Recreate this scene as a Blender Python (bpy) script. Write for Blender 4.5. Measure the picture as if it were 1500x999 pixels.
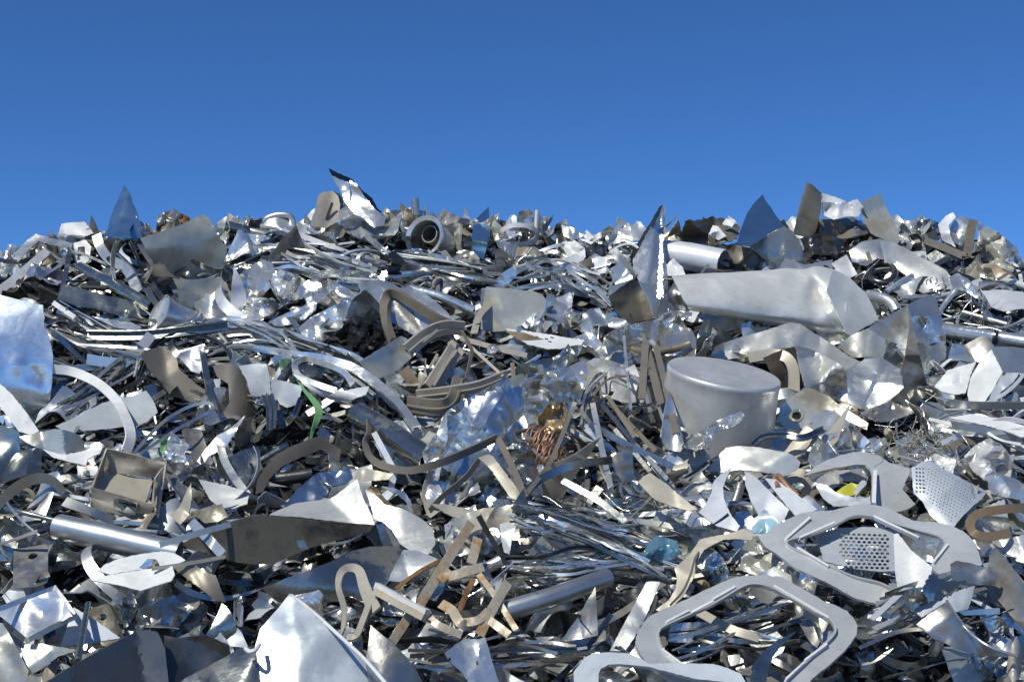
import bpy, math, random
import numpy as np
from mathutils import Vector, Matrix
from mathutils.geometry import delaunay_2d_cdt
from mathutils.bvhtree import BVHTree

for o in list(bpy.data.objects):
    bpy.data.objects.remove(o)
sc = bpy.context.scene
col = sc.collection
rng = np.random.RandomState(11)
rad = math.radians

# ------------------------------------------------------------------ camera
FPX, PITCH, CAMZ = 2060.0, rad(6.0), 1.6            # focal length in pixels of the 1500 px wide photograph
cam = bpy.data.cameras.new('camera')
cam.sensor_width = 36.0
cam.lens = 36.0 * FPX / 1500.0
cam.clip_end = 20000.0
cam_o = bpy.data.objects.new('camera', cam)
col.objects.link(cam_o)
cam_o.location = (0, 0, CAMZ)
cam_o.rotation_euler = (math.pi / 2 + PITCH, 0, 0)
sc.camera = cam_o

# ------------------------------------------------------------------ light
SUN_EL, SUN_AZ = rad(50), rad(-42)                  # high sun, behind the camera and to its left
sdir = Vector((math.sin(SUN_AZ) * math.cos(SUN_EL), -math.cos(SUN_AZ) * math.cos(SUN_EL), math.sin(SUN_EL)))
w = bpy.data.worlds.new('World')
sc.world = w
w.use_nodes = True
nt = w.node_tree
sky = nt.nodes.new('ShaderNodeTexSky')
sky.sky_type = 'NISHITA'
sky.sun_disc = False
sky.sun_elevation = SUN_EL
sky.sun_rotation = math.atan2(sdir.x, sdir.y)
sky.altitude = 1200.0
sky.air_density = 0.55
sky.dust_density = 0.0
sky.ozone_density = 10.0
bg = nt.nodes['Background']
bg.inputs['Strength'].default_value = 0.15
hs = nt.nodes.new('ShaderNodeHueSaturation')      # the deep polarised blue of the photograph
hs.inputs['Saturation'].default_value = 1.08
nt.links.new(sky.outputs['Color'], hs.inputs['Color'])
nt.links.new(hs.outputs['Color'], bg.inputs['Color'])
sun = bpy.data.lights.new('sun', 'SUN')
sun.energy = 3.9
sun.angle = rad(0.53)
sun.color = (1.0, 0.98, 0.86)
sun_o = bpy.data.objects.new('sun', sun)
col.objects.link(sun_o)
sun_o.rotation_euler = sdir.to_track_quat('Z', 'Y').to_euler()
sc.view_settings.view_transform = 'Standard'
sc.view_settings.look = 'None'
sc.view_settings.exposure = 0.0
sc.view_settings.gamma = 1.0
sc.view_settings.use_curve_mapping = False
try:
    sc.cycles.use_denoising = True
    sc.cycles.max_bounces = 8
    sc.cycles.glossy_bounces = 5
    sc.cycles.diffuse_bounces = 3
    sc.cycles.sample_clamp_indirect = 6.0
except Exception:
    pass

# ------------------------------------------------------------------ materials
MARGS = {}
def metal(name, base, *a, **k):
    m = metal_nodes(name, base, *a, **k)
    MARGS[m.name] = (name, base, a, k)
    return m
def metal_nodes(name, base, metallic=0.9, rough=0.35, var=0.25, stain=None, stain_amt=0.0, stain_scale=5.0,
          bump=0.15, bump_scale=30.0, scratch=0.12, tint=0.12, spec=0.5, crinkle=0.0, crinkle_scale=26.0, grime=.35, ts=1.0):
    """procedural sheet metal or paint: mottled roughness, fine scratches, stains, a little tint per object"""
    if metallic > .3 and base[2] >= base[0] * .9: base = (base[0], base[1] * .995, base[2] * .93)
    m = bpy.data.materials.new(name)
    m.use_nodes = True
    n, l = m.node_tree.nodes, m.node_tree.links
    b = n['Principled BSDF']
    tc = n.new('ShaderNodeTexCoord')
    oi = n.new('ShaderNodeObjectInfo')
    add = n.new('ShaderNodeVectorMath'); add.operation = 'ADD'
    mul = n.new('ShaderNodeMath'); mul.operation = 'MULTIPLY'; mul.inputs[1].default_value = 37.0
    l.new(oi.outputs['Random'], mul.inputs[0])
    tsn = n.new('ShaderNodeVectorMath'); tsn.operation = 'SCALE'; tsn.inputs['Scale'].default_value = ts
    l.new(tc.outputs['Object'], tsn.inputs[0])
    l.new(tsn.outputs[0], add.inputs[0]); l.new(mul.outputs[0], add.inputs[1])
    no = n.new('ShaderNodeTexNoise'); no.inputs['Scale'].default_value = 6.0; no.inputs['Detail'].default_value = 6.0
    no.inputs['Roughness'].default_value = 0.65
    l.new(add.outputs[0], no.inputs['Vector'])
    # roughness
    mr = n.new('ShaderNodeMapRange')
    mr.inputs['From Min'].default_value = 0.3; mr.inputs['From Max'].default_value = 0.7
    mr.inputs['To Min'].default_value = max(0.04, rough * (1 - var)); mr.inputs['To Max'].default_value = rough * (1 + var)
    l.new(no.outputs['Fac'], mr.inputs['Value'])
    # scratches: noise stretched along one axis
    mp = n.new('ShaderNodeMapping'); mp.inputs['Scale'].default_value = (6.0, 160.0, 40.0)
    mp.inputs['Rotation'].default_value = (0.3, 0.2, 0.7)
    l.new(add.outputs[0], mp.inputs['Vector'])
    ns = n.new('ShaderNodeTexNoise'); ns.inputs['Scale'].default_value = 1.0; ns.inputs['Detail'].default_value = 3.0
    l.new(mp.outputs[0], ns.inputs['Vector'])
    # colour
    hv = n.new('ShaderNodeMapRange')
    hv.inputs['To Min'].default_value = 1 - tint; hv.inputs['To Max'].default_value = 1 + tint
    l.new(oi.outputs['Random'], hv.inputs['Value'])
    rgb = n.new('ShaderNodeRGB'); rgb.outputs[0].default_value = (*base, 1)
    sca = n.new('ShaderNodeVectorMath'); sca.operation = 'SCALE'
    l.new(rgb.outputs[0], sca.inputs[0]); l.new(hv.outputs[0], sca.inputs['Scale'])
    mx = n.new('ShaderNodeMix'); mx.data_type = 'RGBA'; mx.blend_type = 'MULTIPLY'
    mx.inputs['Factor'].default_value = 1.0
    cr = n.new('ShaderNodeMapRange'); cr.inputs['From Min'].default_value = 0.25; cr.inputs['From Max'].default_value = 0.75
    cr.inputs['To Min'].default_value = 0.82; cr.inputs['To Max'].default_value = 1.06
    l.new(no.outputs['Fac'], cr.inputs['Value'])
    l.new(sca.outputs[0], mx.inputs['A']); l.new(cr.outputs[0], mx.inputs['B'])
    out = mx.outputs['Result']
    if stain is not None:
        n2 = n.new('ShaderNodeTexNoise'); n2.inputs['Scale'].default_value = stain_scale; n2.inputs['Detail'].default_value = 7.0
        n2.inputs['Roughness'].default_value = 0.7
        l.new(add.outputs[0], n2.inputs['Vector'])
        rp = n.new('ShaderNodeMapRange')
        c0 = 0.62 - 0.3 * stain_amt
        rp.inputs['From Min'].default_value = c0; rp.inputs['From Max'].default_value = c0 + 0.16
        l.new(n2.outputs['Fac'], rp.inputs['Value'])
        m2 = n.new('ShaderNodeMix'); m2.data_type = 'RGBA'
        m2.inputs['B'].default_value = (*stain, 1)
        l.new(rp.outputs[0], m2.inputs['Factor']); l.new(out, m2.inputs['A'])
        out = m2.outputs['Result']
        mm = n.new('ShaderNodeMapRange'); mm.inputs['To Min'].default_value = metallic; mm.inputs['To Max'].default_value = metallic * 0.25
        l.new(rp.outputs[0], mm.inputs['Value']); l.new(mm.outputs[0], b.inputs['Metallic'])
        ra = n.new('ShaderNodeMath'); ra.operation = 'ADD'
        rb = n.new('ShaderNodeMath'); rb.operation = 'MULTIPLY'; rb.inputs[1].default_value = 0.3
        l.new(rp.outputs[0], rb.inputs[0]); l.new(rb.outputs[0], ra.inputs[0]); l.new(mr.outputs[0], ra.inputs[1])
        l.new(ra.outputs[0], b.inputs['Roughness'])
    else:
        b.inputs['Metallic'].default_value = metallic
        l.new(mr.outputs[0], b.inputs['Roughness'])
    if grime:
        # thin smears and specks of dirt and oil
        mg = n.new('ShaderNodeMapping'); mg.inputs['Scale'].default_value = (9.0, 22.0, 14.0); mg.inputs['Rotation'].default_value = (.5, .9, .2)
        l.new(add.outputs[0], mg.inputs['Vector'])
        ng = n.new('ShaderNodeTexNoise'); ng.inputs['Scale'].default_value = 1.0; ng.inputs['Detail'].default_value = 9.0
        ng.inputs['Roughness'].default_value = .78; ng.inputs['Distortion'].default_value = 1.6
        l.new(mg.outputs[0], ng.inputs['Vector'])
        rg = n.new('ShaderNodeMapRange'); rg.inputs['From Min'].default_value = .52; rg.inputs['From Max'].default_value = .74
        rg.inputs['To Max'].default_value = grime
        l.new(ng.outputs['Fac'], rg.inputs['Value'])
        m3 = n.new('ShaderNodeMix'); m3.data_type = 'RGBA'
        m3.inputs['B'].default_value = (.17, .155, .125, 1)
        l.new(rg.outputs[0], m3.inputs['Factor']); l.new(out, m3.inputs['A'])
        out = m3.outputs['Result']
    l.new(out, b.inputs['Base Color'])
    b.inputs['Specular IOR Level'].default_value = spec
    # bump
    nb = n.new('ShaderNodeTexNoise'); nb.inputs['Scale'].default_value = bump_scale; nb.inputs['Detail'].default_value = 4.0
    l.new(add.outputs[0], nb.inputs['Vector'])
    b1 = n.new('ShaderNodeBump'); b1.inputs['Strength'].default_value = bump; b1.inputs['Distance'].default_value = 0.01
    l.new(nb.outputs['Fac'], b1.inputs['Height'])
    if crinkle:
        wv = n.new('ShaderNodeTexNoise'); wv.inputs['Scale'].default_value = crinkle_scale * .4; wv.inputs['Detail'].default_value = 2.0
        l.new(add.outputs[0], wv.inputs['Vector'])
        wm = n.new('ShaderNodeVectorMath'); wm.operation = 'MULTIPLY_ADD'; wm.inputs[1].default_value = (.09, .09, .09)
        l.new(wv.outputs['Color'], wm.inputs[0]); l.new(add.outputs[0], wm.inputs[2])
        vo = n.new('ShaderNodeTexVoronoi'); vo.inputs['Scale'].default_value = crinkle_scale; vo.feature = 'DISTANCE_TO_EDGE'
        l.new(wm.outputs[0], vo.inputs['Vector'])
        b0 = n.new('ShaderNodeBump'); b0.inputs['Strength'].default_value = crinkle; b0.inputs['Distance'].default_value = .35 / crinkle_scale
        l.new(vo.outputs['Distance'], b0.inputs['Height']); l.new(b0.outputs[0], b1.inputs['Normal'])
    b2 = n.new('ShaderNodeBump'); b2.inputs['Strength'].default_value = scratch; b2.inputs['Distance'].default_value = 0.002
    l.new(ns.outputs['Fac'], b2.inputs['Height']); l.new(b1.outputs[0], b2.inputs['Normal'])
    l.new(b2.outputs[0], b.inputs['Normal'])
    return m

M = {}
M['alu'] = metal('brushed_aluminium', (.74, .75, .76), .80, .36, .3, (.42, .41, .38), .25)
M['bright'] = metal('bright_aluminium', (.76, .77, .79), .8, .27, .3, bump=.08, bump_scale=22, crinkle=.14, crinkle_scale=14, grime=.3)
M['foil'] = metal('crumpled_foil', (.80, .80, .82), .75, .26, .3, bump=.1, bump_scale=18, crinkle=.14, crinkle_scale=34, grime=.25)
M['mirror'] = metal('polished_steel', (.78, .78, .78), .85, .20, .3, bump=.05, bump_scale=14, scratch=.08, crinkle=.16, crinkle_scale=22, grime=.3)
M['matte'] = metal('matte_aluminium', (.60, .61, .63), .4, .36, .15, (.34, .34, .34), .15, 7.0, bump=.04, scratch=.12, tint=.05)
M['white'] = metal('white_paint', (.69, .69, .67), .0, .42, .2, (.46, .44, .41), .2, bump=.05, tint=.05)
M['pale'] = metal('pale_sheet', (.64, .65, .67), .25, .40, .2, (.45, .44, .42), .15, bump=.08)
M['tin'] = metal('stained_tin', (.60, .60, .56), .60, .36, .25, (.27, .24, .18), .42, 4.0)
M['dull'] = metal('dull_steel', (.44, .425, .39), .85, .33, .3, (.16, .14, .11), .45, 5.0)
M['dark'] = metal('dark_steel', (.10, .105, .11), .8, .28, .3, (.03, .03, .03), .3)
M['slate'] = metal('slate_steel', (.34, .36, .36), .92, .24, .3, (.10, .10, .10), .25)
M['olive'] = metal('grimy_plate', (.24, .22, .17), .5, .46, .25, (.10, .085, .06), .55, 6.0)
M['bronze'] = metal('brown_coating', (.23, .20, .155), .25, .42, .2, (.12, .1, .085), .15, bump=.05)
M['beige'] = metal('taupe_coating', (.46, .415, .335), .2, .42, .2, (.25, .22, .19), .12, bump=.05, tint=.08)
M['rust'] = metal('rusty_steel', (.30, .155, .06), .1, .75, .2, (.12, .06, .03), .5, 14.0, bump=.5, bump_scale=60)
M['rustbar'] = metal('half_rusted_bar', (.58, .51, .38), .3, .45, .2, (.36, .20, .08), .48, 12.0, bump=.3, bump_scale=50)
M['brown'] = metal('brown_sheet', (.13, .095, .07), .4, .45, .3, (.05, .04, .03), .4)
M['copper'] = metal('copper', (.52, .30, .19), .7, .42, .3, (.22, .12, .07), .4)
M['gold'] = metal('brass_foil', (.46, .34, .20), .8, .30, .3, (.20, .14, .08), .4, bump=.1, crinkle=.4, crinkle_scale=30)
M['amber'] = metal('amber_coating', (.27, .19, .115), .1, .42, .3, (.16, .10, .05), .45)
M['green'] = metal('green_plastic', (.13, .28, .11), .0, .4, .2, (.06, .1, .05), .3, bump=.2)
M['yellow'] = metal('yellow_plastic', (.50, .47, .05), .0, .4, .2, bump=.1)
M['blue'] = metal('blue_film', (.13, .27, .38), .4, .18, .3, bump=.1)
M['deepblue'] = metal('blue_paint', (.05, .18, .50), .1, .3, .2)
M['steelblue'] = metal('blue_tinted_sheet', (.58, .64, .72), .75, .27, .2, bump=.05, crinkle=.12, crinkle_scale=12)
M['black'] = metal('black_plastic', (.012, .012, .014), .0, .18, .4, bump=.4, bump_scale=16)
M['red'] = metal('red_paint', (.55, .05, .03), .0, .4)
M['film'] = metal('cloudy_film', (.62, .61, .58), .3, .28, .3, bump=.05, crinkle=.2, crinkle_scale=24)
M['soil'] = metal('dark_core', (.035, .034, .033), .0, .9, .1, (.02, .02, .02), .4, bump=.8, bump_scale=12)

# ------------------------------------------------------------------ the lie of the heap
C0 = np.array([0.0, 0.0, CAMZ])
cp, sp = math.cos(PITCH), math.sin(PITCH)
def dirs(px, py):
    a = (np.asarray(px, float) - 750.0) / FPX
    b = (499.5 - np.asarray(py, float)) / FPX
    return np.stack([a, cp - b * sp, sp + b * cp], -1)
CREST = np.array([(-300, 470), (0, 384), (60, 368), (150, 358), (230, 350), (330, 343), (450, 340), (560, 334), (640, 337), (720, 340),
                  (800, 346), (850, 362), (900, 358), (960, 364), (1000, 364), (1080, 360), (1180, 350), (1260, 345), (1330, 342),
                  (1400, 352), (1450, 366), (1500, 392), (1800, 480)], float)
CY, FY, ZB = 8.0, 3.6, 0.5
_cx = (CREST[:, 0] - 750) / FPX * CY / cp
_cz = CAMZ + CY * np.tan(PITCH + np.arctan((499.5 - CREST[:, 1]) / FPX))
def mound(x, y):
    zc = np.interp(x, _cx, _cz)
    s = np.clip((y - FY) / (CY - FY), 0, 1)
    z = ZB + (zc - ZB) * s ** 0.95
    z = np.where(y < FY, ZB + (y - FY) * 0.5, z)
    z = np.where(y > CY, zc - (y - CY) * 0.12 - 0.02 * (y - CY) ** 2, z)
    e = np.clip((np.abs(x) - 3.2) / 4.0, 0, 1)
    z = z - e ** 1.3 * 3.0
    bump = 0.05 * np.sin(2.1 * x + 1.3 * y) + 0.04 * np.sin(3.7 * x - 2.3 * y + 1.0) + 0.03 * np.sin(6.1 * x + 5.3 * y)
    return z + bump * np.clip((CY - y) * 1.5, 0.15, 1)
# depth of the mound's face along the line of sight of each pixel of the photograph
_gx = np.arange(-120, 1640, 20.0); _gy = np.arange(200, 1120, 10.0)
_T = np.linspace(3.0, 9.5, 400)
_D = np.zeros((len(_gy), len(_gx)))
for j, gx in enumerate(_gx):
    d = dirs(np.full_like(_gy, gx), _gy)
    p = C0[None, None] + _T[None, :, None] * d[:, None, :]
    hit = p[..., 2] < mound(p[..., 0], p[..., 1])
    first = np.where(hit.any(1), hit.argmax(1), -1)
    dep = np.where(first >= 0, _T[first], np.nan)
    top = dep[~np.isnan(dep)][0]
    _D[:, j] = np.where(np.isnan(dep), top, dep)
def D(px, py):
    x = np.clip((np.asarray(px, float) - _gx[0]) / 20.0, 0, len(_gx) - 1.001)
    y = np.clip((np.asarray(py, float) - _gy[0]) / 10.0, 0, len(_gy) - 1.001)
    i, j = y.astype(int), x.astype(int)
    fy, fx = y - i, x - j
    return (_D[i, j] * (1 - fy) * (1 - fx) + _D[i + 1, j] * fy * (1 - fx) + _D[i, j + 1] * (1 - fy) * fx + _D[i + 1, j + 1] * fy * fx)
def at(px, py, lift=0.0):
    """point that lies `lift` metres in front of the mound's face where the photograph shows (px, py)"""
    t = D(px, py) - lift
    return C0 + t * dirs(px, py)
def pix(p):
    """pixel of the photograph where a world point shows"""
    v = np.asarray(p) - C0
    dep = v[..., 1] * cp + v[..., 2] * sp
    up = -v[..., 1] * sp + v[..., 2] * cp
    return 750 + FPX * v[..., 0] / dep, 499.5 - FPX * up / dep, dep

# ------------------------------------------------------------------ mesh helpers
LANDMARKS = []
def tag(o, label=None, cat=None, group=None, kind=None):
    if label: o['label'] = label
    if cat: o['category'] = cat
    if group: o['group'] = group
    if kind: o['kind'] = kind
    return o
def make_obj(name, V, F, mat, parent=None, smooth=35.0, centre=True):
    V = np.asarray(V, float)
    c = V.mean(0) if centre else np.zeros(3)
    if parent is not None:
        c = np.zeros(3); a = parent
        while a is not None:
            c = c + np.array(a.location); a = a.parent
    me = bpy.data.meshes.new(name)
    me.from_pydata((V - c).tolist(), [], [tuple(int(i) for i in f) for f in F])
    me.validate()
    me.update()
    for mm in (mat if isinstance(mat, (list, tuple)) else [mat]):
        me.materials.append(M[mm])
    if smooth is not None:
        me.polygons.foreach_set('use_smooth', [True] * len(me.polygons))
        me.set_sharp_from_angle(angle=rad(smooth))
    o = bpy.data.objects.new(name, me)
    col.objects.link(o)
    if parent is None:
        o.location = c
    else:
        o.parent = parent
    return o
def thing(name, loc, label, cat, lm=None, group=None):
    o = bpy.data.objects.new(name, None)
    o.empty_display_size = 0.05
    col.objects.link(o)
    o.location = loc
    o.matrix_world = Matrix.Translation(Vector(loc))
    tag(o, label, cat, group)
    if lm:
        x, y, _ = pix(np.array(loc)); LANDMARKS.append((lm, x, y))
    return o
def inside(poly, q):
    x, y = q[:, 0], q[:, 1]
    res = np.zeros(len(q), bool)
    j = len(poly) - 1
    for i in range(len(poly)):
        xi, yi = poly[i]; xj, yj = poly[j]
        c = ((yi > y) != (yj > y)) & (x < (xj - xi) * (y - yi) / (yj - yi + 1e-12) + xi)
        res ^= c
        j = i
    return res
def densify(poly, res, closed=True, rag=0.0):
    out = []
    n = len(poly)
    for i in range(n if closed else n - 1):
        a, b = np.array(poly[i], float), np.array(poly[(i + 1) % n], float)
        k = max(1, int(round(np.linalg.norm(b - a) / res)))
        for s in range(k):
            p = a + (b - a) * s / k
            if rag and s: p = p + rng.uniform(-rag, rag, 2)
            out.append(p)
    if not closed: out.append(np.array(poly[-1], float))
    return np.array(out)
def round_poly(poly, r):
    """cut each corner with a short curve"""
    n = len(poly); out = []
    for i in range(n):
        p0, p1, p2 = (np.array(poly[k % n], float) for k in (i - 1, i, i + 1))
        d0, d2 = np.linalg.norm(p0 - p1), np.linalg.norm(p2 - p1)
        a = p1 + (p0 - p1) * min(r, .45 * d0) / d0; b = p1 + (p2 - p1) * min(r, .45 * d2) / d2
        for t in (0, .33, .67, 1):
            out.append((1 - t) ** 2 * a + 2 * t * (1 - t) * p1 + t * t * b)
    return [tuple(p) for p in out]
def triangulate(outer, holes, res):
    pts = list(outer); edges = []
    def loop(P, start):
        m = len(P)
        edges.extend((start + i, start + (i + 1) % m) for i in range(m))
    loop(outer, 0)
    for h in holes:
        s = len(pts); pts.extend(h); loop(h, s)
    outer = np.array(outer)
    lo, hi = outer.min(0), outer.max(0)
    gx, gy = np.meshgrid(np.arange(lo[0], hi[0], res), np.arange(lo[1], hi[1], res * .87))
    g = np.stack([gx, gy], -1); g[1::2, :, 0] += res / 2
    g = g.reshape(-1, 2) + rng.uniform(-.22, .22, (g.size // 2, 2)) * res
    if len(g):
        k = inside(outer, g)
        for h in holes: k &= ~inside(np.array(h), g)
        # stay off the edges
        al = np.array(pts)
        dd = ((g[:, None, :] - al[None]) ** 2).sum(-1).min(1)
        k &= dd > (0.45 * res) ** 2
        pts.extend(g[k])
    r = delaunay_2d_cdt([Vector((float(p[0]), float(p[1]))) for p in pts], edges, [], 0, 1e-5)
    q = np.array([tuple(v) for v in r[0]])
    f = np.array([tuple(t) for t in r[2]], int)
    cen = q[f].mean(1)
    k = inside(outer, cen)
    for h in holes: k &= ~inside(np.array(h), cen)
    return q, f[k]
def creases(q, amp, nc, r=None):
    """crumpled metal: flat facets that meet in ridges, a few long fold lines and a slow wave"""
    r = r or rng
    lo, hi = q.min(0), q.max(0)
    size = max(hi - lo) + 1e-9
    u = (q - (lo + hi) / 2) / size
    d = np.zeros(len(q))
    k = max(3, nc)
    for sgn in (1, -1):
        c = r.uniform(-.5, .5, (k, 2)); g = r.normal(0, 1, (k, 2))
        pl = u @ g.T - (c * g).sum(1)[None] * .9 + r.normal(0, .10, k)[None]
        d += sgn * pl.max(1) * .55
    for i in range(max(2, nc // 2)):
        c = r.uniform(-.5, .5, 2); th = r.uniform(0, math.pi)
        s = (u - c) @ np.array([math.cos(th), math.sin(th)])
        kk = r.choice([-1, 1]) * r.uniform(.4, 1)
        d += kk * np.abs(s) * .5 if r.uniform() < .5 else kk * np.clip(s, 0, r.uniform(.03, .2))
    if nc >= 6:
        for i in range(nc):                      # small sharp dimples
            c = u[r.randint(len(u))]; ra = r.uniform(.06, .2)
            d += r.normal(0, .045) * np.clip(1 - np.linalg.norm((u - c) @ np.diag(r.uniform(.6, 1.6, 2)), axis=1) / ra, 0, 1)
    for i in range(3):
        th = r.uniform(0, 6.3); fr = r.uniform(4, 11)
        d += .05 * np.sin((u @ np.array([math.cos(th), math.sin(th)])) * fr + r.uniform(0, 6))
    A = np.column_stack([u, np.ones(len(u))])    # keep the sheet's overall attitude
    d -= A @ np.linalg.lstsq(A, d, rcond=None)[0]
    return d / (d.std() + 1e-9) * amp
def solidify(V, F, th, away=None):
    """give a single-sided sheet its thickness"""
    V = np.asarray(V); F = np.asarray(F)
    fn = np.cross(V[F[:, 1]] - V[F[:, 0]], V[F[:, 2]] - V[F[:, 0]])
    vn = np.zeros_like(V)
    for k in range(3): np.add.at(vn, F[:, k], fn)
    vn /= np.linalg.norm(vn, axis=1)[:, None] + 1e-12
    n = len(V)
    B = V - vn * th
    cnt = {}
    for f in F:
        for a, b in ((f[0], f[1]), (f[1], f[2]), (f[2], f[0])):
            cnt[(a, b)] = 1
    faces = [tuple(f) for f in F] + [(f[2] + n, f[1] + n, f[0] + n) for f in F]
    for (a, b) in cnt:
        if (b, a) not in cnt:
            faces.append((b, a, a + n, b + n))
    return np.vstack([V, B]), faces
def nvec(el, az):
    el, az = rad(el), rad(az)
    return np.array([math.sin(az) * math.cos(el), -math.cos(az) * math.cos(el), math.sin(el)])
def sheet_geo(poly, el, az, lift, amp=.006, nc=5, folds=(), curl=0.0, curl_ang=0.0, warp=.022, thick=.004, holes=(), res=None, rag=0.0,
              rnd=0.0, dents=(), anchor=None, span=.6, flange=()):
    if rnd: poly = round_poly(poly, rnd)
    P = np.array(poly, float)
    x, y = P[:, 0], P[:, 1]
    area = abs(np.dot(x, np.roll(y, -1)) - np.dot(y, np.roll(x, -1))) / 2
    if res is None: res = min(12, max(2.6, math.sqrt(area) / (18 if nc >= 6 else 12)))
    if nc >= 6: amp = amp * 1.45
    if rag == 0 and warp > .01: rag = .5
    outer = densify(poly, res, True, rag)
    q, f = triangulate(outer, holes, res)
    c = P.mean(0) if anchor is None else np.array(anchor, float)
    t0 = float(D(c[0], c[1])) - lift
    A = C0 + t0 * dirs(c[0], c[1])
    n = nvec(el, az)
    d = dirs(q[:, 0], q[:, 1])
    den = d @ n
    den = np.where(np.abs(den) < .08, -.08, den)
    t = np.clip((n @ (A - C0)) / den, t0 - span, t0 + span)
    m = t0 / FPX
    disp = creases(q, amp, nc) if amp else np.zeros(len(q))
    if warp:
        # sheets are never flat: a slow bend and a twist
        size = math.sqrt(area) * m * warp
        lo, hi = q.min(0), q.max(0)
        uv = (q - (lo + hi) / 2) / max(hi - lo)
        th = rng.uniform(0, 3.14); k1, k2, k3 = rng.normal(0, 1, 3)
        s = uv @ np.array([math.cos(th), math.sin(th)]) ; s2 = uv @ np.array([-math.sin(th), math.cos(th)])
        disp = disp + size * ((2.5 + abs(k1)) * np.sign(k1) * 2.2 * s * s + 4 * k2 * s * s2 + 2.2 * k3 * np.sin(s * 5 + k1))
        disp = disp - disp.mean()
    for (x1, y1, x2, y2, k) in folds:
        u = np.array([x2 - x1, y2 - y1], float); u /= np.linalg.norm(u)
        s = (q - np.array([x1, y1])) @ np.array([-u[1], u[0]])
        disp = disp + k * np.maximum(0, s) * m
    if curl:
        u = np.array([math.cos(rad(curl_ang)), -math.sin(rad(curl_ang))])
        s = (q - c) @ u
        s = s / (np.abs(s).max() + 1e-9)
        disp = disp + curl * s * s
    for (dx, dy, r, k) in dents:
        disp = disp + k * np.exp(-(((q - np.array([dx, dy])) / r) ** 2).sum(1))
    V = C0 + (t + disp)[:, None] * d
    a, b, e = V[f[0, 0]], V[f[0, 1]], V[f[0, 2]]
    if np.cross(b - a, e - a) @ (C0 - a) < 0: f = f[:, ::-1]
    return solidify(V, f, thick)
def S(name, cat, label, lm, mat, poly, el, az, lift, parent=None, group=None, smooth=28.0, **kw):
    """a piece of sheet metal: outline, the way it faces (el up, az to the right), how far it lies off the mound"""
    V, F = sheet_geo(poly, el, az, lift, **kw)
    o = make_obj(name, V, F, mat, parent, 15.0 if kw.get('nc', 5) >= 6 else smooth)
    if parent is None:
        tag(o, label, cat, group)
        if lm:
            P = np.array(poly, float); LANDMARKS.append((lm, P[:, 0].mean(), P[:, 1].mean()))
    return o
def catmull(P, k=6):
    P = np.asarray(P, float)
    if len(P) < 3: k = max(k, 8)
    Q = np.vstack([2 * P[0] - P[1], P, 2 * P[-1] - P[-2]])
    out = []
    for i in range(len(P) - 1):
        p0, p1, p2, p3 = Q[i:i + 4]
        for s in range(k):
            t = s / k
            out.append(.5 * ((2 * p1) + (-p0 + p2) * t + (2 * p0 - 5 * p1 + 4 * p2 - p3) * t * t + (-p0 + 3 * p1 - 3 * p2 + p3) * t ** 3))
    out.append(P[-1])
    return np.array(out)
def section(kind, wd, h, th):
    """closed outline of a bar: across (a) and towards the viewer (n)"""
    w2 = wd / 2
    if kind == 'flat': return [(-w2, -th / 2), (w2, -th / 2), (w2, th / 2), (-w2, th / 2)]
    if kind == 'box': return [(-w2, -h / 2), (w2, -h / 2), (w2, h / 2), (-w2, h / 2)]
    if kind == 'L': return [(-w2, 0), (-w2, -h), (-w2 + th, -h), (-w2 + th, -th), (w2, -th), (w2, 0)]
    if kind == 'U': return [(-w2, 0), (-w2, -h), (-w2 + th, -h), (-w2 + th, -th), (w2 - th, -th), (w2 - th, -h), (w2, -h), (w2, 0)]
    if kind == 'C': return [(-w2, h), (-w2 + th, h), (-w2 + th, th), (w2 - th, th), (w2 - th, h), (w2, h), (w2, 0), (-w2, 0)]
    if kind == 'rib':
        return [(-w2, 0), (-w2, -h), (-w2 + th, -h), (-w2 + th, -th), (w2, -th), (w2, 0), (w2 * .3, 0), (w2 * .24, h * .3), (w2 * .06, h * .3), (0, 0)]
    k = 14
    return [(w2 * math.cos(6.2832 * i / k), w2 * math.sin(6.2832 * i / k)) for i in range(k)]
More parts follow.
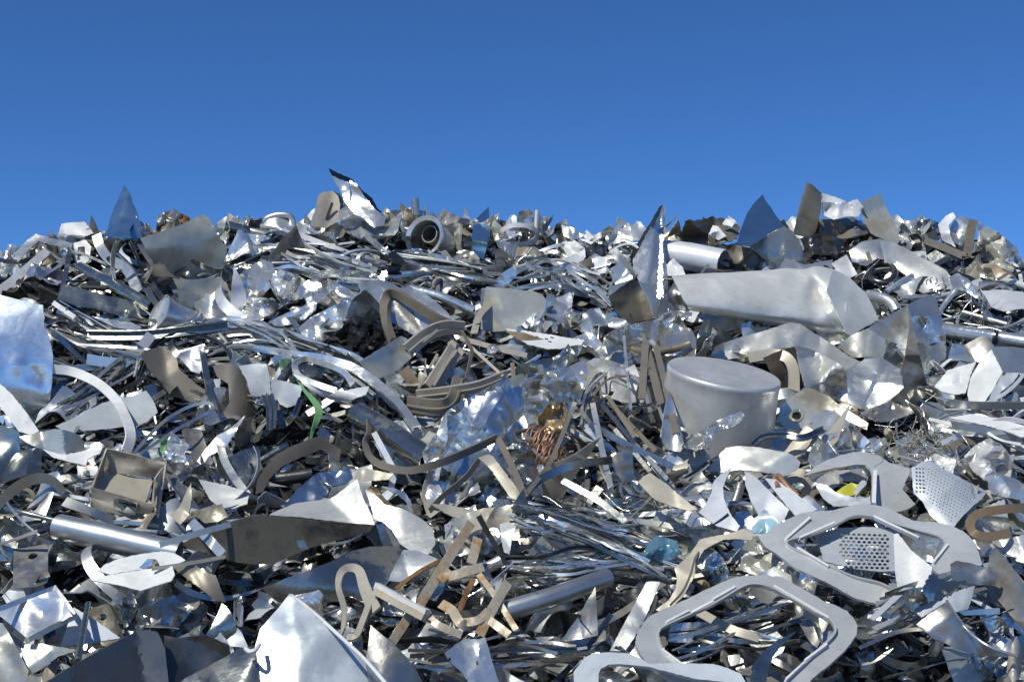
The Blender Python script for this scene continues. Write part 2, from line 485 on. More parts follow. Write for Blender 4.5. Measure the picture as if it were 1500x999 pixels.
def sweep_geo(P, sec, tilt=0.0, view=None, closed=False, hollow=0.0, taper=None):
    P = np.asarray(P, float); n = len(P)
    T = np.gradient(P, axis=0)
    if closed: T = (np.roll(P, -1, 0) - np.roll(P, 1, 0))
    T /= np.linalg.norm(T, axis=1)[:, None] + 1e-12
    if view is None: view = C0[None] - P
    view = np.broadcast_to(view, P.shape) / np.linalg.norm(np.broadcast_to(view, P.shape), axis=1)[:, None]
    A = np.cross(T, view); la = np.linalg.norm(A, axis=1)
    for i in range(n):
        if la[i] < .15 and i: A[i] = A[i - 1]
    A /= np.linalg.norm(A, axis=1)[:, None] + 1e-12
    N = np.cross(A, T)
    tl = np.interp(np.linspace(0, 1, n), np.linspace(0, 1, len(np.atleast_1d(tilt))), np.radians(np.atleast_1d(tilt)))
    tp = np.ones(n) if taper is None else np.interp(np.linspace(0, 1, n), np.linspace(0, 1, len(taper)), taper)
    A2 = A * np.cos(tl)[:, None] + N * np.sin(tl)[:, None]
    N2 = -A * np.sin(tl)[:, None] + N * np.cos(tl)[:, None]
    sec = np.array(sec); k = len(sec)
    V = (P[:, None] + A2[:, None] * (sec[None, :, 0:1] * tp[:, None, None]) + N2[:, None] * (sec[None, :, 1:2] * tp[:, None, None])).reshape(-1, 3)
    F = []
    m = n if closed else n - 1
    for i in range(m):
        a, b = i * k, ((i + 1) % n) * k
        for j in range(k):
            j2 = (j + 1) % k
            F.append((a + j, a + j2, b + j2, b + j))
    if closed: return V, F
    if hollow:
        s2 = sec * hollow
        W = (P[:, None] + A2[:, None] * s2[None, :, 0:1] + N2[:, None] * s2[None, :, 1:2]).reshape(-1, 3)
        off = len(V)
        for i in range(n - 1):
            a, b = off + i * k, off + (i + 1) * k
            for j in range(k):
                j2 = (j + 1) % k
                F.append((a + j2, a + j, b + j, b + j2))
        for j in range(k):
            j2 = (j + 1) % k
            F.append((j2, j, off + j, off + j2))
            e = (n - 1) * k
            F.append((e + j, e + j2, off + e + j2, off + e + j))
        V = np.vstack([V, W])
    else:
        F.append(tuple(range(k))[::-1]); F.append(tuple((n - 1) * k + j for j in range(k)))
    return V, F
def path3(pts, smooth=True, k=6):
    p = np.array([at(a[0], a[1], a[2] if len(a) > 2 else .15) for a in pts])
    return catmull(p, k) if smooth and len(p) > 2 else p
def R(name, cat, label, lm, mat, pts, wpx, kind='flat', h=None, th=.005, tilt=0.0, smooth=True, parent=None, group=None, taper=None, hollow=0.0, k=6):
    """a strip, bar, channel or tube along a line of points (px, py, lift)"""
    P = path3(pts, smooth, k)
    m = float(np.mean([D(a[0], a[1]) for a in pts])) / FPX
    wd = wpx * m
    sec = section(kind, wd, (h if h is not None else wpx * .5) * m, th)
    V, F = sweep_geo(P, sec, tilt, taper=taper, hollow=hollow)
    o = make_obj(name, V, F, mat, parent, 40.0)
    if parent is None:
        tag(o, label, cat, group)
        if lm:
            a = np.array([[p[0], p[1]] for p in pts], float); LANDMARKS.append((lm, a[:, 0].mean(), a[:, 1].mean()))
    return o
def lathe_geo(prof, seg=48):
    """profile (r, h) turned about +Z"""
    V = []; F = []
    k = len(prof)
    for i in range(seg):
        a = 6.283185 * i / seg
        for r, h in prof: V.append((r * math.cos(a), r * math.sin(a), h))
    for i in range(seg):
        for j in range(k - 1):
            a, b = i * k + j, ((i + 1) % seg) * k + j
            F.append((a, b, b + 1, a + 1))
    return np.array(V), F
def turn(V, axis, loc):
    q = Vector(axis).to_track_quat('Z', 'Y').to_matrix()
    return np.asarray(V) @ np.array(q).T + np.asarray(loc)
# ------------------------------------------------------------------ the setting
def ground():
    m = bpy.data.materials.new('yard_gravel'); m.use_nodes = True
    n, l = m.node_tree.nodes, m.node_tree.links
    b = n['Principled BSDF']; b.inputs['Roughness'].default_value = .95
    tc = n.new('ShaderNodeTexCoord')
    n1 = n.new('ShaderNodeTexNoise'); n1.inputs['Scale'].default_value = .35; n1.inputs['Detail'].default_value = 8
    n2 = n.new('ShaderNodeTexVoronoi'); n2.inputs['Scale'].default_value = 28
    for k in (n1, n2): l.new(tc.outputs['Object'], k.inputs['Vector'])
    r = n.new('ShaderNodeValToRGB')
    r.color_ramp.elements[0].color = (.12, .10, .08, 1); r.color_ramp.elements[1].color = (.30, .26, .21, 1)
    r.color_ramp.elements[0].position = .35; r.color_ramp.elements[1].position = .7
    l.new(n1.outputs['Fac'], r.inputs['Fac']); l.new(r.outputs[0], b.inputs['Base Color'])
    bm = n.new('ShaderNodeBump'); bm.inputs['Strength'].default_value = .6; bm.inputs['Distance'].default_value = .03
    l.new(n2.outputs['Distance'], bm.inputs['Height']); l.new(bm.outputs[0], b.inputs['Normal'])
    M['ground'] = m
    R0 = 6000.0
    V = [(-R0, -R0, 0), (R0, -R0, 0), (R0, R0, 0), (-R0, R0, 0)]
    o = make_obj('ground', V, [(0, 1, 2, 3)], 'ground', smooth=None, centre=False)
    tag(o, 'bare gravel yard around the scrap heap', kind='structure')
ground()
def mound_core():
    xs = np.arange(-8, 8.01, .08); ys = np.arange(2.2, 15.01, .08)
    X, Y = np.meshgrid(xs, ys)
    Z = mound(X, Y)
    Z = Z + rng.uniform(-.04, .04, Z.shape) - .03 - .15 * np.clip((CY - Y) * 2.0, 0, 1)
    Z = np.maximum(Z, -.3)
    V = np.stack([X, Y, Z], -1).reshape(-1, 3)
    nx = len(xs); F = []
    for i in range(len(ys) - 1):
        for j in range(nx - 1):
            a = i * nx + j
            F.append((a, a + 1, a + nx + 1, a + nx))
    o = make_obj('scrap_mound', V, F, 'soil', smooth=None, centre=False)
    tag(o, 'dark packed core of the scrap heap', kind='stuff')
mound_core()
def loose_scrap():
    """fine shreds that nobody could count, between and under the pieces"""
    r = np.random.RandomState(5)
    mats = ['slate', 'dark', 'alu', 'dull', 'bright', 'mirror', 'tin', 'foil']
    V = []; F = []; MI = []
    def add(c, u, v, n, L, W, bend, mi):
        b = len(V)
        pts = []
        for s in (-1, -.33, .33, 1):
            z = bend * (s * s - .4) * L
            for e in (-1, 1):
                ww = W * (1 - .3 * abs(s) * r.uniform(0, 1.6))
                pts.append(c + u * (s * L) + v * (e * ww) + n * z)
        V.extend(pts)
        for k in range(3):
            F.append((b + 2 * k, b + 2 * k + 1, b + 2 * k + 3, b + 2 * k + 2)); MI.append(mi)
    for i in range(13000):
        if i < 9500:
            px = r.uniform(-60, 1560); py = r.uniform(float(np.interp(px, CREST[:, 0], CREST[:, 1])) + 6, 1040)
            c = at(px, py, r.uniform(-.20, .03) if py > 420 else r.uniform(-.04, .03))
            big = 1.0
        else:
            x, y = r.uniform(-7.5, 7.5), r.uniform(3, 10.5)
            c = np.array([x, y, mound(np.array(x), np.array(y)) + r.uniform(0, .06)]); big = 1.8
        n = np.array([r.normal(0, .5), -.5 + r.normal(0, .5), .85 + r.normal(0, .4)]); n /= np.linalg.norm(n)
        th = r.normal(0, .7)
        u = np.array([math.cos(th), .5 * math.sin(th), .86 * math.sin(th)]); u -= n * (u @ n); u /= np.linalg.norm(u) + 1e-9
        v = np.cross(n, u)
        if r.uniform() < .4: L, W = r.uniform(.02, .08), r.uniform(.003, .009)
        else: L, W = r.uniform(.015, .06), r.uniform(.008, .03)
        add(c, u, v, n, L * big, W * big, r.normal(0, .25), r.choice(8, p=[.40, .18, .12, .12, .04, .06, .06, .02]))
    V = np.array(V)
    k = V[:, 2] > -.02
    o = make_obj('loose_scrap', V, F, mats, smooth=30.0, centre=False)
    o.data.polygons.foreach_set('material_index', MI)
    tag(o, 'fine shreds of metal filling the gaps of the heap', kind='stuff')
loose_scrap()
M['pale_alu'] = metal('weathered_aluminium', (.78, .78, .77), .35, .38, .2, (.52, .52, .52), .15, 12.0, bump=.06)
M['pot'] = metal('spun_aluminium', (.66, .665, .69), .5, .36, .2, (.42, .42, .42), .15, bump=.02, scratch=.12, tint=.0)
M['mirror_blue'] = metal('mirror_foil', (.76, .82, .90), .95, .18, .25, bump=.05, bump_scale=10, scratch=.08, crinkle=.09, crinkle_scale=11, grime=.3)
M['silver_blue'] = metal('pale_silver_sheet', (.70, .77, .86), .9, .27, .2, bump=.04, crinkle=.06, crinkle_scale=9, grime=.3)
M['stained_pale'] = metal('yellow_stained_sheet', (.66, .66, .62), .5, .36, .2, (.50, .42, .22), .38, 5.0)
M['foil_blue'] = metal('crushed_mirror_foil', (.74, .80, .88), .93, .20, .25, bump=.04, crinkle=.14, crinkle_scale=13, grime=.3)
M['fin_blue'] = metal('blue_reflecting_sheet', (.60, .84, 1.0), .97, .20, .2, bump=.02, scratch=.08, grime=.15)  # base tinted blue to strengthen the mirrored sky
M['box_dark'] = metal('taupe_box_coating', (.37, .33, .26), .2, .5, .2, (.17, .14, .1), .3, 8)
M['pale_grey'] = metal('pale_grey_paint', (.48, .51, .54), .15, .42, .15, (.3, .31, .3), .15, bump=.03)
M['green_dark'] = metal('dark_green_plastic', (.05, .12, .06), .0, .4, .2)
M['matte_blue'] = metal('grey_anodised', (.46, .49, .54), .8, .38, .15, bump=.03)
M['grime'] = metal('dark_underside_plate', (.14, .13, .105), .3, .5, .2, (.03, .028, .024), .5, 5)  # dark brown, deepened to hold the shade of the bright sheet's underside
M['bright_dull'] = metal('dull_bright_sheet', (.70, .70, .69), .6, .42, .2, (.55, .55, .53), .2, bump=.1)
M['brown_strap'] = metal('dark_brown_coating', (.16, .13, .105), .2, .42, .2, (.08, .07, .06), .2, bump=.05)
M['wedge'] = metal('dark_coated_sheet', (.22, .205, .19), .8, .34, .2, (.1, .08, .06), .2)
M['pale_blue'] = metal('pale_blue_paint', (.66, .69, .76), .0, .45, .15, bump=.03)
M['blue_white'] = metal('glossy_pale_sheet', (.62, .67, .73), .45, .30, .12, (.46, .50, .55), .2, 3.0, bump=.02, crinkle=.06, crinkle_scale=7)
M['matte_white'] = metal('matte_white', (.64, .66, .69), .2, .40, .15, bump=.03, tint=.04)
M['teal'] = metal('turquoise_film', (.42, .62, .68), .2, .25, .3, bump=.3)
# ------------------------------------------------------------------ the pieces one can tell apart
# --- crest, from left to right
S('bent_channel', 'channel', 'pale bent channel rising from the left edge to the crest', 'bent channel at the left crest', 'bright',
  [(20,372),(40,352),(52,343),(80,350),(107,356),(104,364),(80,360),(56,353),(44,364),(26,384)], 40, -10, .12, amp=.004)
S('crumpled_sheet', 'sheet', 'small white crumpled sheet on the crest left of the dark spike', 'small white sheet on the crest', 'white',
  [(84,346),(90,328),(108,326),(124,325),(138,342),(116,349)], 35, -20, .10, amp=.012, folds=[(104,350,110,324,.5)])
S('steel_spike', 'spike', 'tall dark bent sheet ending in a spike, pale blue inside', 'dark spike on the left crest', 'fin_blue',
  [(151,347),(158,336),(162,318),(172,294),(182,271),(190,282),(194,296),(201,310),(206,330),(208,348),(180,352)], 44, 10, .10, amp=.006, folds=[(188,282,168,350,.9)])
S('steel_flap', 'flap', 'pale blue shiny flap inside the dark spike on the crest', 'pale blue flap in the spike', 'fin_blue',
  [(168,347),(178,326),(188,303),(199,311),(196,325),(190,336),(192,348)], 68, 0, .16, amp=.002, warp=.008)
S('rusted_wad', 'wad', 'brown rusted crumpled wad on the crest behind the stained tin plate', 'rusted wad on the crest', 'dull',
  [(229,340),(230,318),(240,311),(257,306),(266,313),(278,317),(279,332),(262,340),(244,346)], 15, -5, .05, amp=.03, nc=9)
S('rust_scrap', 'scrap', 'reddish torn strip lying on the brown rusted wad', None, 'rust',
  [(256,316),(268,314),(278,319),(277,328),(266,327)], 20, -20, .12, amp=.012)
S('tin_plate', 'plate', 'large stained tin plate with curled edges leaning on the left crest', 'large stained tin plate', 'tin',
  [(205,349),(226,343),(262,331),(299,314),(308,322),(317,341),(330,362),(339,385),(334,416),(306,433),(278,446),(266,442),(254,431),(240,408),(227,389)],
  24, 4, .26, amp=.010, nc=5, folds=[(212,366,304,340,.45),(330,372,255,424,-.5)], curl=.07, curl_ang=60, thick=.005)
R('steel_tube', 'tube', 'dark steel tube on the crest right of the stained tin plate', 'dark tube on the left crest', 'slate', [(330,332,.1),(366,340,.12),(402,349,.1)], 17, 'tube', hollow=.85)
R('curved_pipe', 'pipe', 'grey hooped pipe end on the crest above the foil', 'hooped pipe end on the left crest', 'alu', [(384,330,.1),(392,320,.1),(410,315,.1),(426,318,.1),(431,334,.1)], 9, 'tube')
S('rounded_casing', 'casing', 'bright rounded casing on the crest left of the tall white peak', 'rounded casing on the crest', 'bright',
  [(380,328),(386,319),(405,313),(424,311),(431,320),(436,335),(440,347),(425,349),(398,338)], 35, 15, .14, amp=.006, curl=.06, curl_ang=20)
S('dull_sheet', 'sheet', 'brownish folded sheet standing up beside the rounded casing', 'brownish folded sheet near the crest', 'olive',
  [(398,372),(412,352),(434,330),(441,348),(449,370),(452,384),(430,391),(410,388)], 5, 30, .17, amp=.006, folds=[(433,330,444,388,-.6)])
b = thing('slotted_box', at(477,322,.1), 'beige slotted box standing on the crest beside the white peak', 'box', 'beige slotted box on the crest')
S('front_panel', '', '', None, 'beige', [(454,331),(461,308),(467,286),(474,281),(489,280),(496,286),(499,300),(497,324),(478,334)], 12, 12, .12, parent=b, amp=.003)
S('side_panel', '', '', None, 'olive', [(489,280),(497,284),(503,294),(502,318),(497,324),(499,300),(496,287)], 5, 60, .12, parent=b, amp=.002)
R('slot', '', '', None, 'brown', [(487,297,.145),(478,322,.145)], 4, 'flat', parent=b)
PK = S('white_peak', 'sheet', 'tall bright white torn sheet forming the highest peak', 'tall white peak', 'bright',
  [(483,248),(488,254),(499,260),(515,265),(523,271),(530,282),(539,294),(548,305),(557,314),(566,318),(562,330),(548,334),(534,322),(518,312),(505,296),(497,276),(489,263)],
  24, -12, .12, amp=.012, nc=5, folds=[(483,248,548,334,.3)], rag=1.0)
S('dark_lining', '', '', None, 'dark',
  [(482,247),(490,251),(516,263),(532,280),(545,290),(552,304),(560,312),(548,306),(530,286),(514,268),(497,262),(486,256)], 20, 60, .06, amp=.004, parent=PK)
S('crumpled_wad', 'wad', 'grey crumpled wad under the tall white peak', 'grey wad under the white peak', 'alu',
  [(500,300),(520,292),(523,306),(535,322),(558,330),(578,318),(590,310),(582,340),(560,362),(530,352),(508,340),(496,322)], 25, 0, .12, amp=.04, nc=12)
R('post_stub', 'post', 'short rusty pipe stub sticking up from the crest', 'rusty pipe stub on the crest', 'dull', [(610,316,.08),(608,291,.08)], 11, 'tube', hollow=.7, k=4)
R('white_rod', 'rod', 'thin white rod sticking up from the crest beside the ring coil', 'white rod on the crest', 'white', [(785,340,.08),(787,308,.08)], 6, 'tube', k=4)
# round duct mouth
t = thing('duct', at(621,347,.2), 'wide round duct with a flanged mouth and a grey pipe inside', 'duct', 'wide round duct mouth')
ax = nvec(8, -28)
def duct():
    s = D(621, 346) / FPX
    r = 31 * s
    V, F = lathe_geo([(r * .80, -.25), (r * .80, -.01), (r * 1.0, 0), (r * 1.02, -.012), (r * .84, -.02), (r * .84, -.25)])
    make_obj('pipe_wall', turn(V, ax, at(621,346,.22)), F, 'alu', t)
    V, F = lathe_geo([(r * .42, -.25), (r * .42, .0), (r * .37, .0), (r * .37, -.25)], 32)
    make_obj('inner_pipe', turn(V, ax, at(629,343,.20)), F, 'dull', t)
    V, F = lathe_geo([(0, -.2), (r * .8, -.2)], 32)
    make_obj('dark_interior', turn(V, ax, at(621,346,.22)), F, 'dark', t)  # dark disc stands for the shade deep inside the duct
duct()
S('dark_folded_sheet', 'sheet', 'dark folded sheet right of the wide round duct mouth', 'dark sheet beside the duct', 'dull',
  [(640,316),(650,306),(672,318),(688,322),(690,345),(684,372),(668,366),(655,345)], 20, 10, .12, amp=.03, nc=10)
S('blue_plate', 'plate', 'upright blue reflecting plate with a pointed corner on the crest', 'upright blue plate on the crest', 'fin_blue',
  [(693,326),(704,314),(716,303),(718,342),(713,362),(709,380),(690,374)], 58, 8, .18, amp=.002, nc=2, warp=.01)
for (cx, cy, rx, ry, lab, lm) in ((760,344,27,14,'pale ring coil lying on the crest near the white rod','pale ring coil on the crest'),):
    P = np.array([at(cx + rx * math.cos(a), cy + ry * math.sin(a), .16 - .05 * math.sin(a)) for a in np.linspace(0, 2 * math.pi, 40)[:-1]])
    V, F = sweep_geo(P, section('flat', .026, .01, .006), closed=True, tilt=20)
    tag(make_obj('ring_coil', V, F, 'white'), lab, 'ring'); LANDMARKS.append((lm, cx, cy))
R('hoop_strip', 'strip', 'white looped strip standing above the pale ring coil', None, 'pale', [(741,352,.14),(744,330,.16),(752,318,.16),(753,333,.2),(745,346,.2)], 7, 'flat')
S('crest_shard', 'shard', 'dark pointed shard on the crest right of the white rod', None, 'slate', [(786,340),(800,326),(812,315),(803,334),(792,346)], 30, 20, .14, amp=.004)
S('torn_foil', 'foil', 'rough torn bright sheet on the crest left of the tall twisted spire', 'torn bright sheet on the middle crest', 'alu',
  [(862,352),(880,340),(900,338),(906,318),(914,323),(926,330),(933,322),(944,331),(950,340),(944,352),(915,354),(890,360)], 30, -8, .08, amp=.03, nc=10, rag=1.5)
S('pale_triangle', 'sheet', 'white triangular sheet on the crest at the middle', 'white triangle on the middle crest', 'white',
  [(847,350),(860,337),(874,352),(866,358)], 35, -25, .12, amp=.004)
SPI = S('spire', 'sheet', 'tall twisted silver spire of crumpled sheet pointing at the sky', 'tall twisted spire', 'bright',
  [(968,300),(975,301),(975,312),(972,338),(973,365),(976,392),(980,433),(987,470),(974,466),(962,455),(946,428),(932,405),(927,392),(927,381),(934,368),(942,354),(950,338),(957,325)],
  20, -10, .26, amp=.007, nc=5, res=3, rag=.8, folds=[(964,300,944,470,.9),(969,300,960,470,-1.5),(971,330,972,470,1.5),(974,330,984,470,-1.2)])
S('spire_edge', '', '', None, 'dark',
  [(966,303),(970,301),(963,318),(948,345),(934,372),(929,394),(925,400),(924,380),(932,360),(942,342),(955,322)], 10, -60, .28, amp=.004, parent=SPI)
S('dirty_tin_box', 'casing', 'dull dirty tin casing at the foot of the tall twisted spire', 'dirty tin casing under the spire', 'olive',
  [(891,436),(905,424),(927,409),(937,415),(950,438),(961,459),(957,467),(938,471),(916,474),(902,456)], 8, 8, .24, amp=.008, folds=[(926,408,944,470,-.8)])
S('tall_sliver', 'sheet', 'pale grey slanted sheet right under the tall twisted spire', None, 'alu',
  [(936,412),(952,420),(972,448),(987,474),(972,470),(958,466),(950,440)], 22, 40, .26, amp=.006)
S('blue_flap', 'flap', 'bright blue flap on top of the dirty tin casing', None, 'steelblue', [(890,434),(893,420),(910,414),(926,408),(905,426)], 50, 0, .26, amp=.004)
R('fat_cylinder', 'cylinder', 'white ridged cylinder lying behind the dented tank', 'white cylinder behind the tank', 'pale', [(976,372,.22),(1010,376,.24),(1060,386,.22)], 40, 'tube', smooth=False, hollow=.9)
S('white_gusset', 'sheet', 'white creased sheet below the white cylinder behind the tank', None, 'white', [(976,388),(986,378),(1000,392),(1004,404),(978,404)], 30, -25, .3, amp=.008)
S('brass_wad', 'sheet', 'brownish crumpled sheet standing behind the dented tank', 'brownish crumple behind the tank', 'olive',
  [(1040,393),(1050,378),(1064,368),(1080,358),(1096,349),(1104,354),(1114,357),(1108,362),(1116,372),(1124,368),(1122,378),(1106,390),(1080,396),(1058,398)], 20, 5, .24, amp=.022, nc=10)
S('blue_fin', 'sheet', 'tall pointed sheet mirroring blue sky above the dented tank', 'tall blue fin above the tank', 'fin_blue',
  [(1079,358),(1086,334),(1095,311),(1106,296),(1117,285),(1126,300),(1138,318),(1149,331),(1124,344),(1098,362)], 56, -4, .16, amp=.003, nc=2, warp=.02)
S('grey_fin', 'sheet', 'dark grey brushed sheet folded below the tall blue fin', 'dark grey fin above the tank', 'dull',
  [(1098,363),(1124,345),(1149,331),(1162,340),(1173,357),(1184,388),(1160,394),(1126,394),(1120,380)], -4, 12, .20, amp=.003, nc=2)
S('crest_wreck', 'scrap', 'dark crumpled wreckage on the crest left of the tall blue fin', 'dark wreckage on the crest', 'olive',
  [(988,345),(1000,338),(1004,324),(1020,322),(1040,318),(1060,320),(1084,332),(1080,350),(1060,356),(1030,360),(996,360)], 10, 0, .06, amp=.05, nc=14, rag=2)
S('pale_scrap', 'scrap', 'white crumpled scraps set in the dark crest wreckage', None, 'white', [(1058,328),(1066,317),(1076,322),(1084,330),(1074,334)], 30, -20, .14, amp=.012)
S('torn_foil', 'foil', 'small white torn piece low in the dark crest wreckage', None, 'white', [(1038,344),(1044,330),(1052,332),(1064,346),(1052,352)], 25, -20, .18, amp=.015)
S('rusty_plate', 'plate', 'tall rusty brown plate standing on the right crest', 'tall rusty plate', 'olive',
  [(1163,342),(1168,318),(1174,292),(1181,266),(1193,273),(1204,284),(1203,304),(1198,330),(1192,345),(1176,346)], 5, 18, .14, amp=.004, nc=3, thick=.008)
S('white_crumple', 'sheet', 'white crumpled sheet between the two upright plates of the crest', 'white crumple on the right crest', 'pale',
  [(1204,283),(1222,288),(1242,296),(1256,292),(1264,302),(1258,318),(1240,317),(1222,322),(1206,316)], 22, -18, .10, amp=.02, nc=8)
S('olive_plate', 'plate', 'olive stained plate leaning left on the right crest', 'olive stained plate on the crest', 'tin',
  [(1260,298),(1272,291),(1290,283),(1294,296),(1302,312),(1316,338),(1318,352),(1314,358),(1296,352),(1276,342),(1266,325)], 6, 20, .15, amp=.006, folds=[(1258,316,1300,300,-.5)])
S('crumpled_sheet', 'sheet', 'brown grey crumple under the white crumple of the crest', None, 'dull', [(1200,320),(1222,322),(1250,318),(1266,330),(1272,342),(1240,350),(1205,352)], 30, 5, .10, amp=.03, nc=10)
S('dark_wad', 'wad', 'dark oily wad between the rusty plate and the olive plate', 'dark oily wad on the right', 'dark', [(1172,350),(1196,342),(1216,346),(1242,352),(1250,368),(1224,374),(1182,372)], 40, 0, .16, amp=.035, nc=12)
S('crumpled_casing', 'casing', 'dark rounded crumpled casing on the right crest', 'rounded casing on the right crest', 'slate',
  [(1338,336),(1345,324),(1360,321),(1374,325),(1382,338),(1374,352),(1352,352)], 35, -5, .12, amp=.015, nc=7, curl=.05)
S('pale_sheet', 'sheet', 'cream folded sheet arching beside the brown angle bar', None, 'pale', [(1374,330),(1386,316),(1396,311),(1400,318),(1390,330),(1392,345),(1400,362),(1380,352)], 28, -25, .16, amp=.012)
S('angled_sheet', 'sheet', 'grey bent sheet in front of the cream folded sheet', None, 'alu', [(1388,350),(1396,326),(1408,316),(1424,322),(1416,344),(1410,362)], 15, 10, .16, amp=.01)
R('angle_bar', 'bar', 'brown V shaped angle bar on the right crest', 'brown V shaped bar', 'bronze', [(1354,352,.24),(1386,364,.26),(1414,376,.26)], 10, 'L', smooth=False)
R('angle_bar', 'bar', 'upright brown bar meeting the V shaped bar of the right crest', None, 'olive', [(1416,376,.27),(1426,322,.2)], 12, 'L', smooth=False)
S('crumpled_drum', 'drum', 'big grey crumpled drum at the far right of the crest', 'grey crumpled drum at the right', 'tin',
  [(1432,340),(1446,332),(1462,340),(1476,352),(1490,364),(1496,385),(1480,398),(1456,388),(1436,376)], 28, -5, .12, amp=.03, nc=10, curl=.06)
R('white_hoop', 'hoop', 'white curved strip at the right end of the crest', 'white hoop at the right crest', 'white', [(1474,380,.2),(1488,390,.22),(1494,402,.22),(1496,414,.22)], 5, 'flat')
# --- just under the crest
R('white_flat_bar', 'bar', 'long white flat bar slanting up from the left edge', 'white slanting bar', 'white', [(-20,438,.2),(12,416,.22),(34,398,.24),(70,367,.2)], 12, 'L', smooth=True, tilt=10)
S('shiny_bulge', 'casing', 'rounded shiny casing cut by the left edge under the crest', None, 'bright', [(-30,384),(0,366),(18,374),(20,390),(8,408),(-30,412)], 35, -10, .14, amp=.012, curl=.05)
R('bent_channel', 'channel', 'dull bent channel curving down beside the dark spike', 'curving channel under the spike', 'alu', [(141,344,.16),(147,362,.2),(160,380,.22),(186,396,.22),(202,428,.2)], 14, 'U', tilt=-15)
R('steel_tube', 'tube', 'dark round tube slanting down toward the bucket', 'dark tube above the bucket', 'slate', [(118,392,.2),(160,414,.2),(224,450,.18)], 17, 'tube', hollow=.8)
S('white_block', 'bracket', 'white bracket with a rounded window under the left crest', 'white rounded bracket', 'white',
  [(108,356),(126,352),(134,362),(130,382),(122,388),(110,386)], 15, -20, .2, amp=.006, holes=[[(114,362),(124,361),(125,374),(115,376)]])
R('upright_strip', 'strip', 'dark shiny upright strip left of the curving channel', None, 'slate', [(103,360,.2),(98,392,.2),(88,438,.2)], 7, 'L')
b = S('riveted_plate', 'plate', 'long blue grey riveted plate lying left of the bucket', 'long riveted plate', 'slate',
  [(84,438),(92,416),(112,421),(150,432),(190,440),(216,452),(226,466),(214,474),(186,466),(140,452),(112,448)], 38, 12, .24, amp=.005, folds=[(84,436,220,470,-.3)])
for (x, y) in ((100,426),(104,432),(186,457)):
    P = at(x, y, .30)
    V, F = lathe_geo([(0, .012), (.008, .010), (.012, .004), (.014, -.02)], 14)
    make_obj('bolt', turn(V, nvec(40, 5), P), F, 'bright', b)
R('splinter', 'bar', 'thin white splintered bar below the long riveted plate', None, 'white', [(79,444,.22),(96,456,.24),(111,466,.24)], 7, 'box', h=4, smooth=False)
S('silver_strip', 'sheet', 'bright crumpled strip below the long riveted plate', None, 'bright', [(112,460),(150,466),(190,472),(206,478),(206,486),(170,480),(148,478),(128,470)], 45, -10, .22, amp=.012)
# bucket
t = thing('bucket', at(250,462,.22), 'tin bucket lying on its side, its round base facing left', 'bucket', 'tin bucket on its side')
def bucket():
    s = D(250, 462) / FPX
    r = 28 * s; ax = nvec(18, -52); L = 58 * s
    p0 = at(232,460,.30)
    V, F = lathe_geo([(r * .98, -.012), (r, -.004), (r * .99, 0), (r * .9, -L * .5), (r * .84, -L), (r * .82, -L), (r * .88, -L * .5), (r * .96, -.012)])
    V = V + .006 * np.sin(V[:, :1] * 40 + V[:, 2:3] * 30)
    make_obj('body', turn(V, ax, p0), F, 'alu', t)
    V, F = lathe_geo([(0, -.008), (r * .3, -.004), (r * .6, -.009), (r * .97, -.008)])
    make_obj('base_disc', turn(V, ax, p0), F, 'alu', t)
    R('handle', '', '', None, 'bright', [(270,474,.3),(284,470,.34),(292,458,.32),(289,448,.27)], 3, 'tube', parent=t)
bucket()
S('torn_sheet', 'sheet', 'pale torn upright sheet right of the bucket', 'pale upright sheet by the bucket', 'pale',
  [(342,392),(352,404),(360,430),(362,462),(356,478),(340,472),(338,440)], 12, 25, .22, amp=.006)
S('copper_scrap', 'scrap', 'reddish copper scrap under the stained tin plate', 'copper scrap under the tin plate', 'copper', [(312,432),(322,427),(334,428),(334,440),(324,446),(316,442)], 20, 0, .2, amp=.014)
S('grey_flap', 'sheet', 'grey rolled flap behind the bucket', None, 'alu', [(280,446),(305,432),(330,420),(338,440),(336,468),(310,470),(296,462)], 25, 0, .14, amp=.015, curl=.05)
for i, (poly, lab, lm) in enumerate((
  ([(350,404),(366,392),(384,380),(398,384),(404,400),(398,420),(384,436),(368,448),(356,440)], 'bright crinkled foil right of the stained tin plate', 'crinkled foil by the tin plate'),
  ([(400,392),(418,398),(436,402),(450,412),(452,428),(434,440),(412,438),(398,424)], 'bright crinkled foil with sharp glints left of the arched strap', 'glinting foil left of the arched strap'),
  ([(356,448),(376,444),(398,436),(412,446),(396,462),(372,470),(352,468)], 'dull crinkled foil in the hollow below the bright foil', None))):
    S('crinkled_foil', 'foil', lab, lm, 'foil', poly, 32 + 6 * i, -10 + 10 * i, .2, amp=.028, nc=16, res=5, rag=1, smooth=20, group='crinkled foils left of the middle')
S('bright_sheet', 'sheet', 'large bright creased sheet slanting down below the round duct', 'large bright sheet', 'bright',
  [(525,416),(540,412),(559,410),(574,414),(586,422),(600,419),(622,430),(640,443),(656,458),(668,471),(650,482),(627,498),(604,490),(584,478),(560,462),(541,446),(530,432)],
  40, 0, .24, amp=.018, nc=9, folds=[(556,408,640,492,.25)])
R('silver_tube', 'tube', 'silver tube beside the large bright sheet', 'silver tube beside the bright sheet', 'bright', [(600,424,.16),(646,436,.2),(694,456,.2)], 15, 'tube', hollow=.85)
S('folded_white', 'sheet', 'bright white folded sheet left of the black plastic', 'white folded sheet', 'bright',
  [(394,471),(412,462),(440,450),(465,440),(462,454),(446,468),(424,476),(404,478)], 30, -20, .22, amp=.012, folds=[(394,474,464,444,.4)])
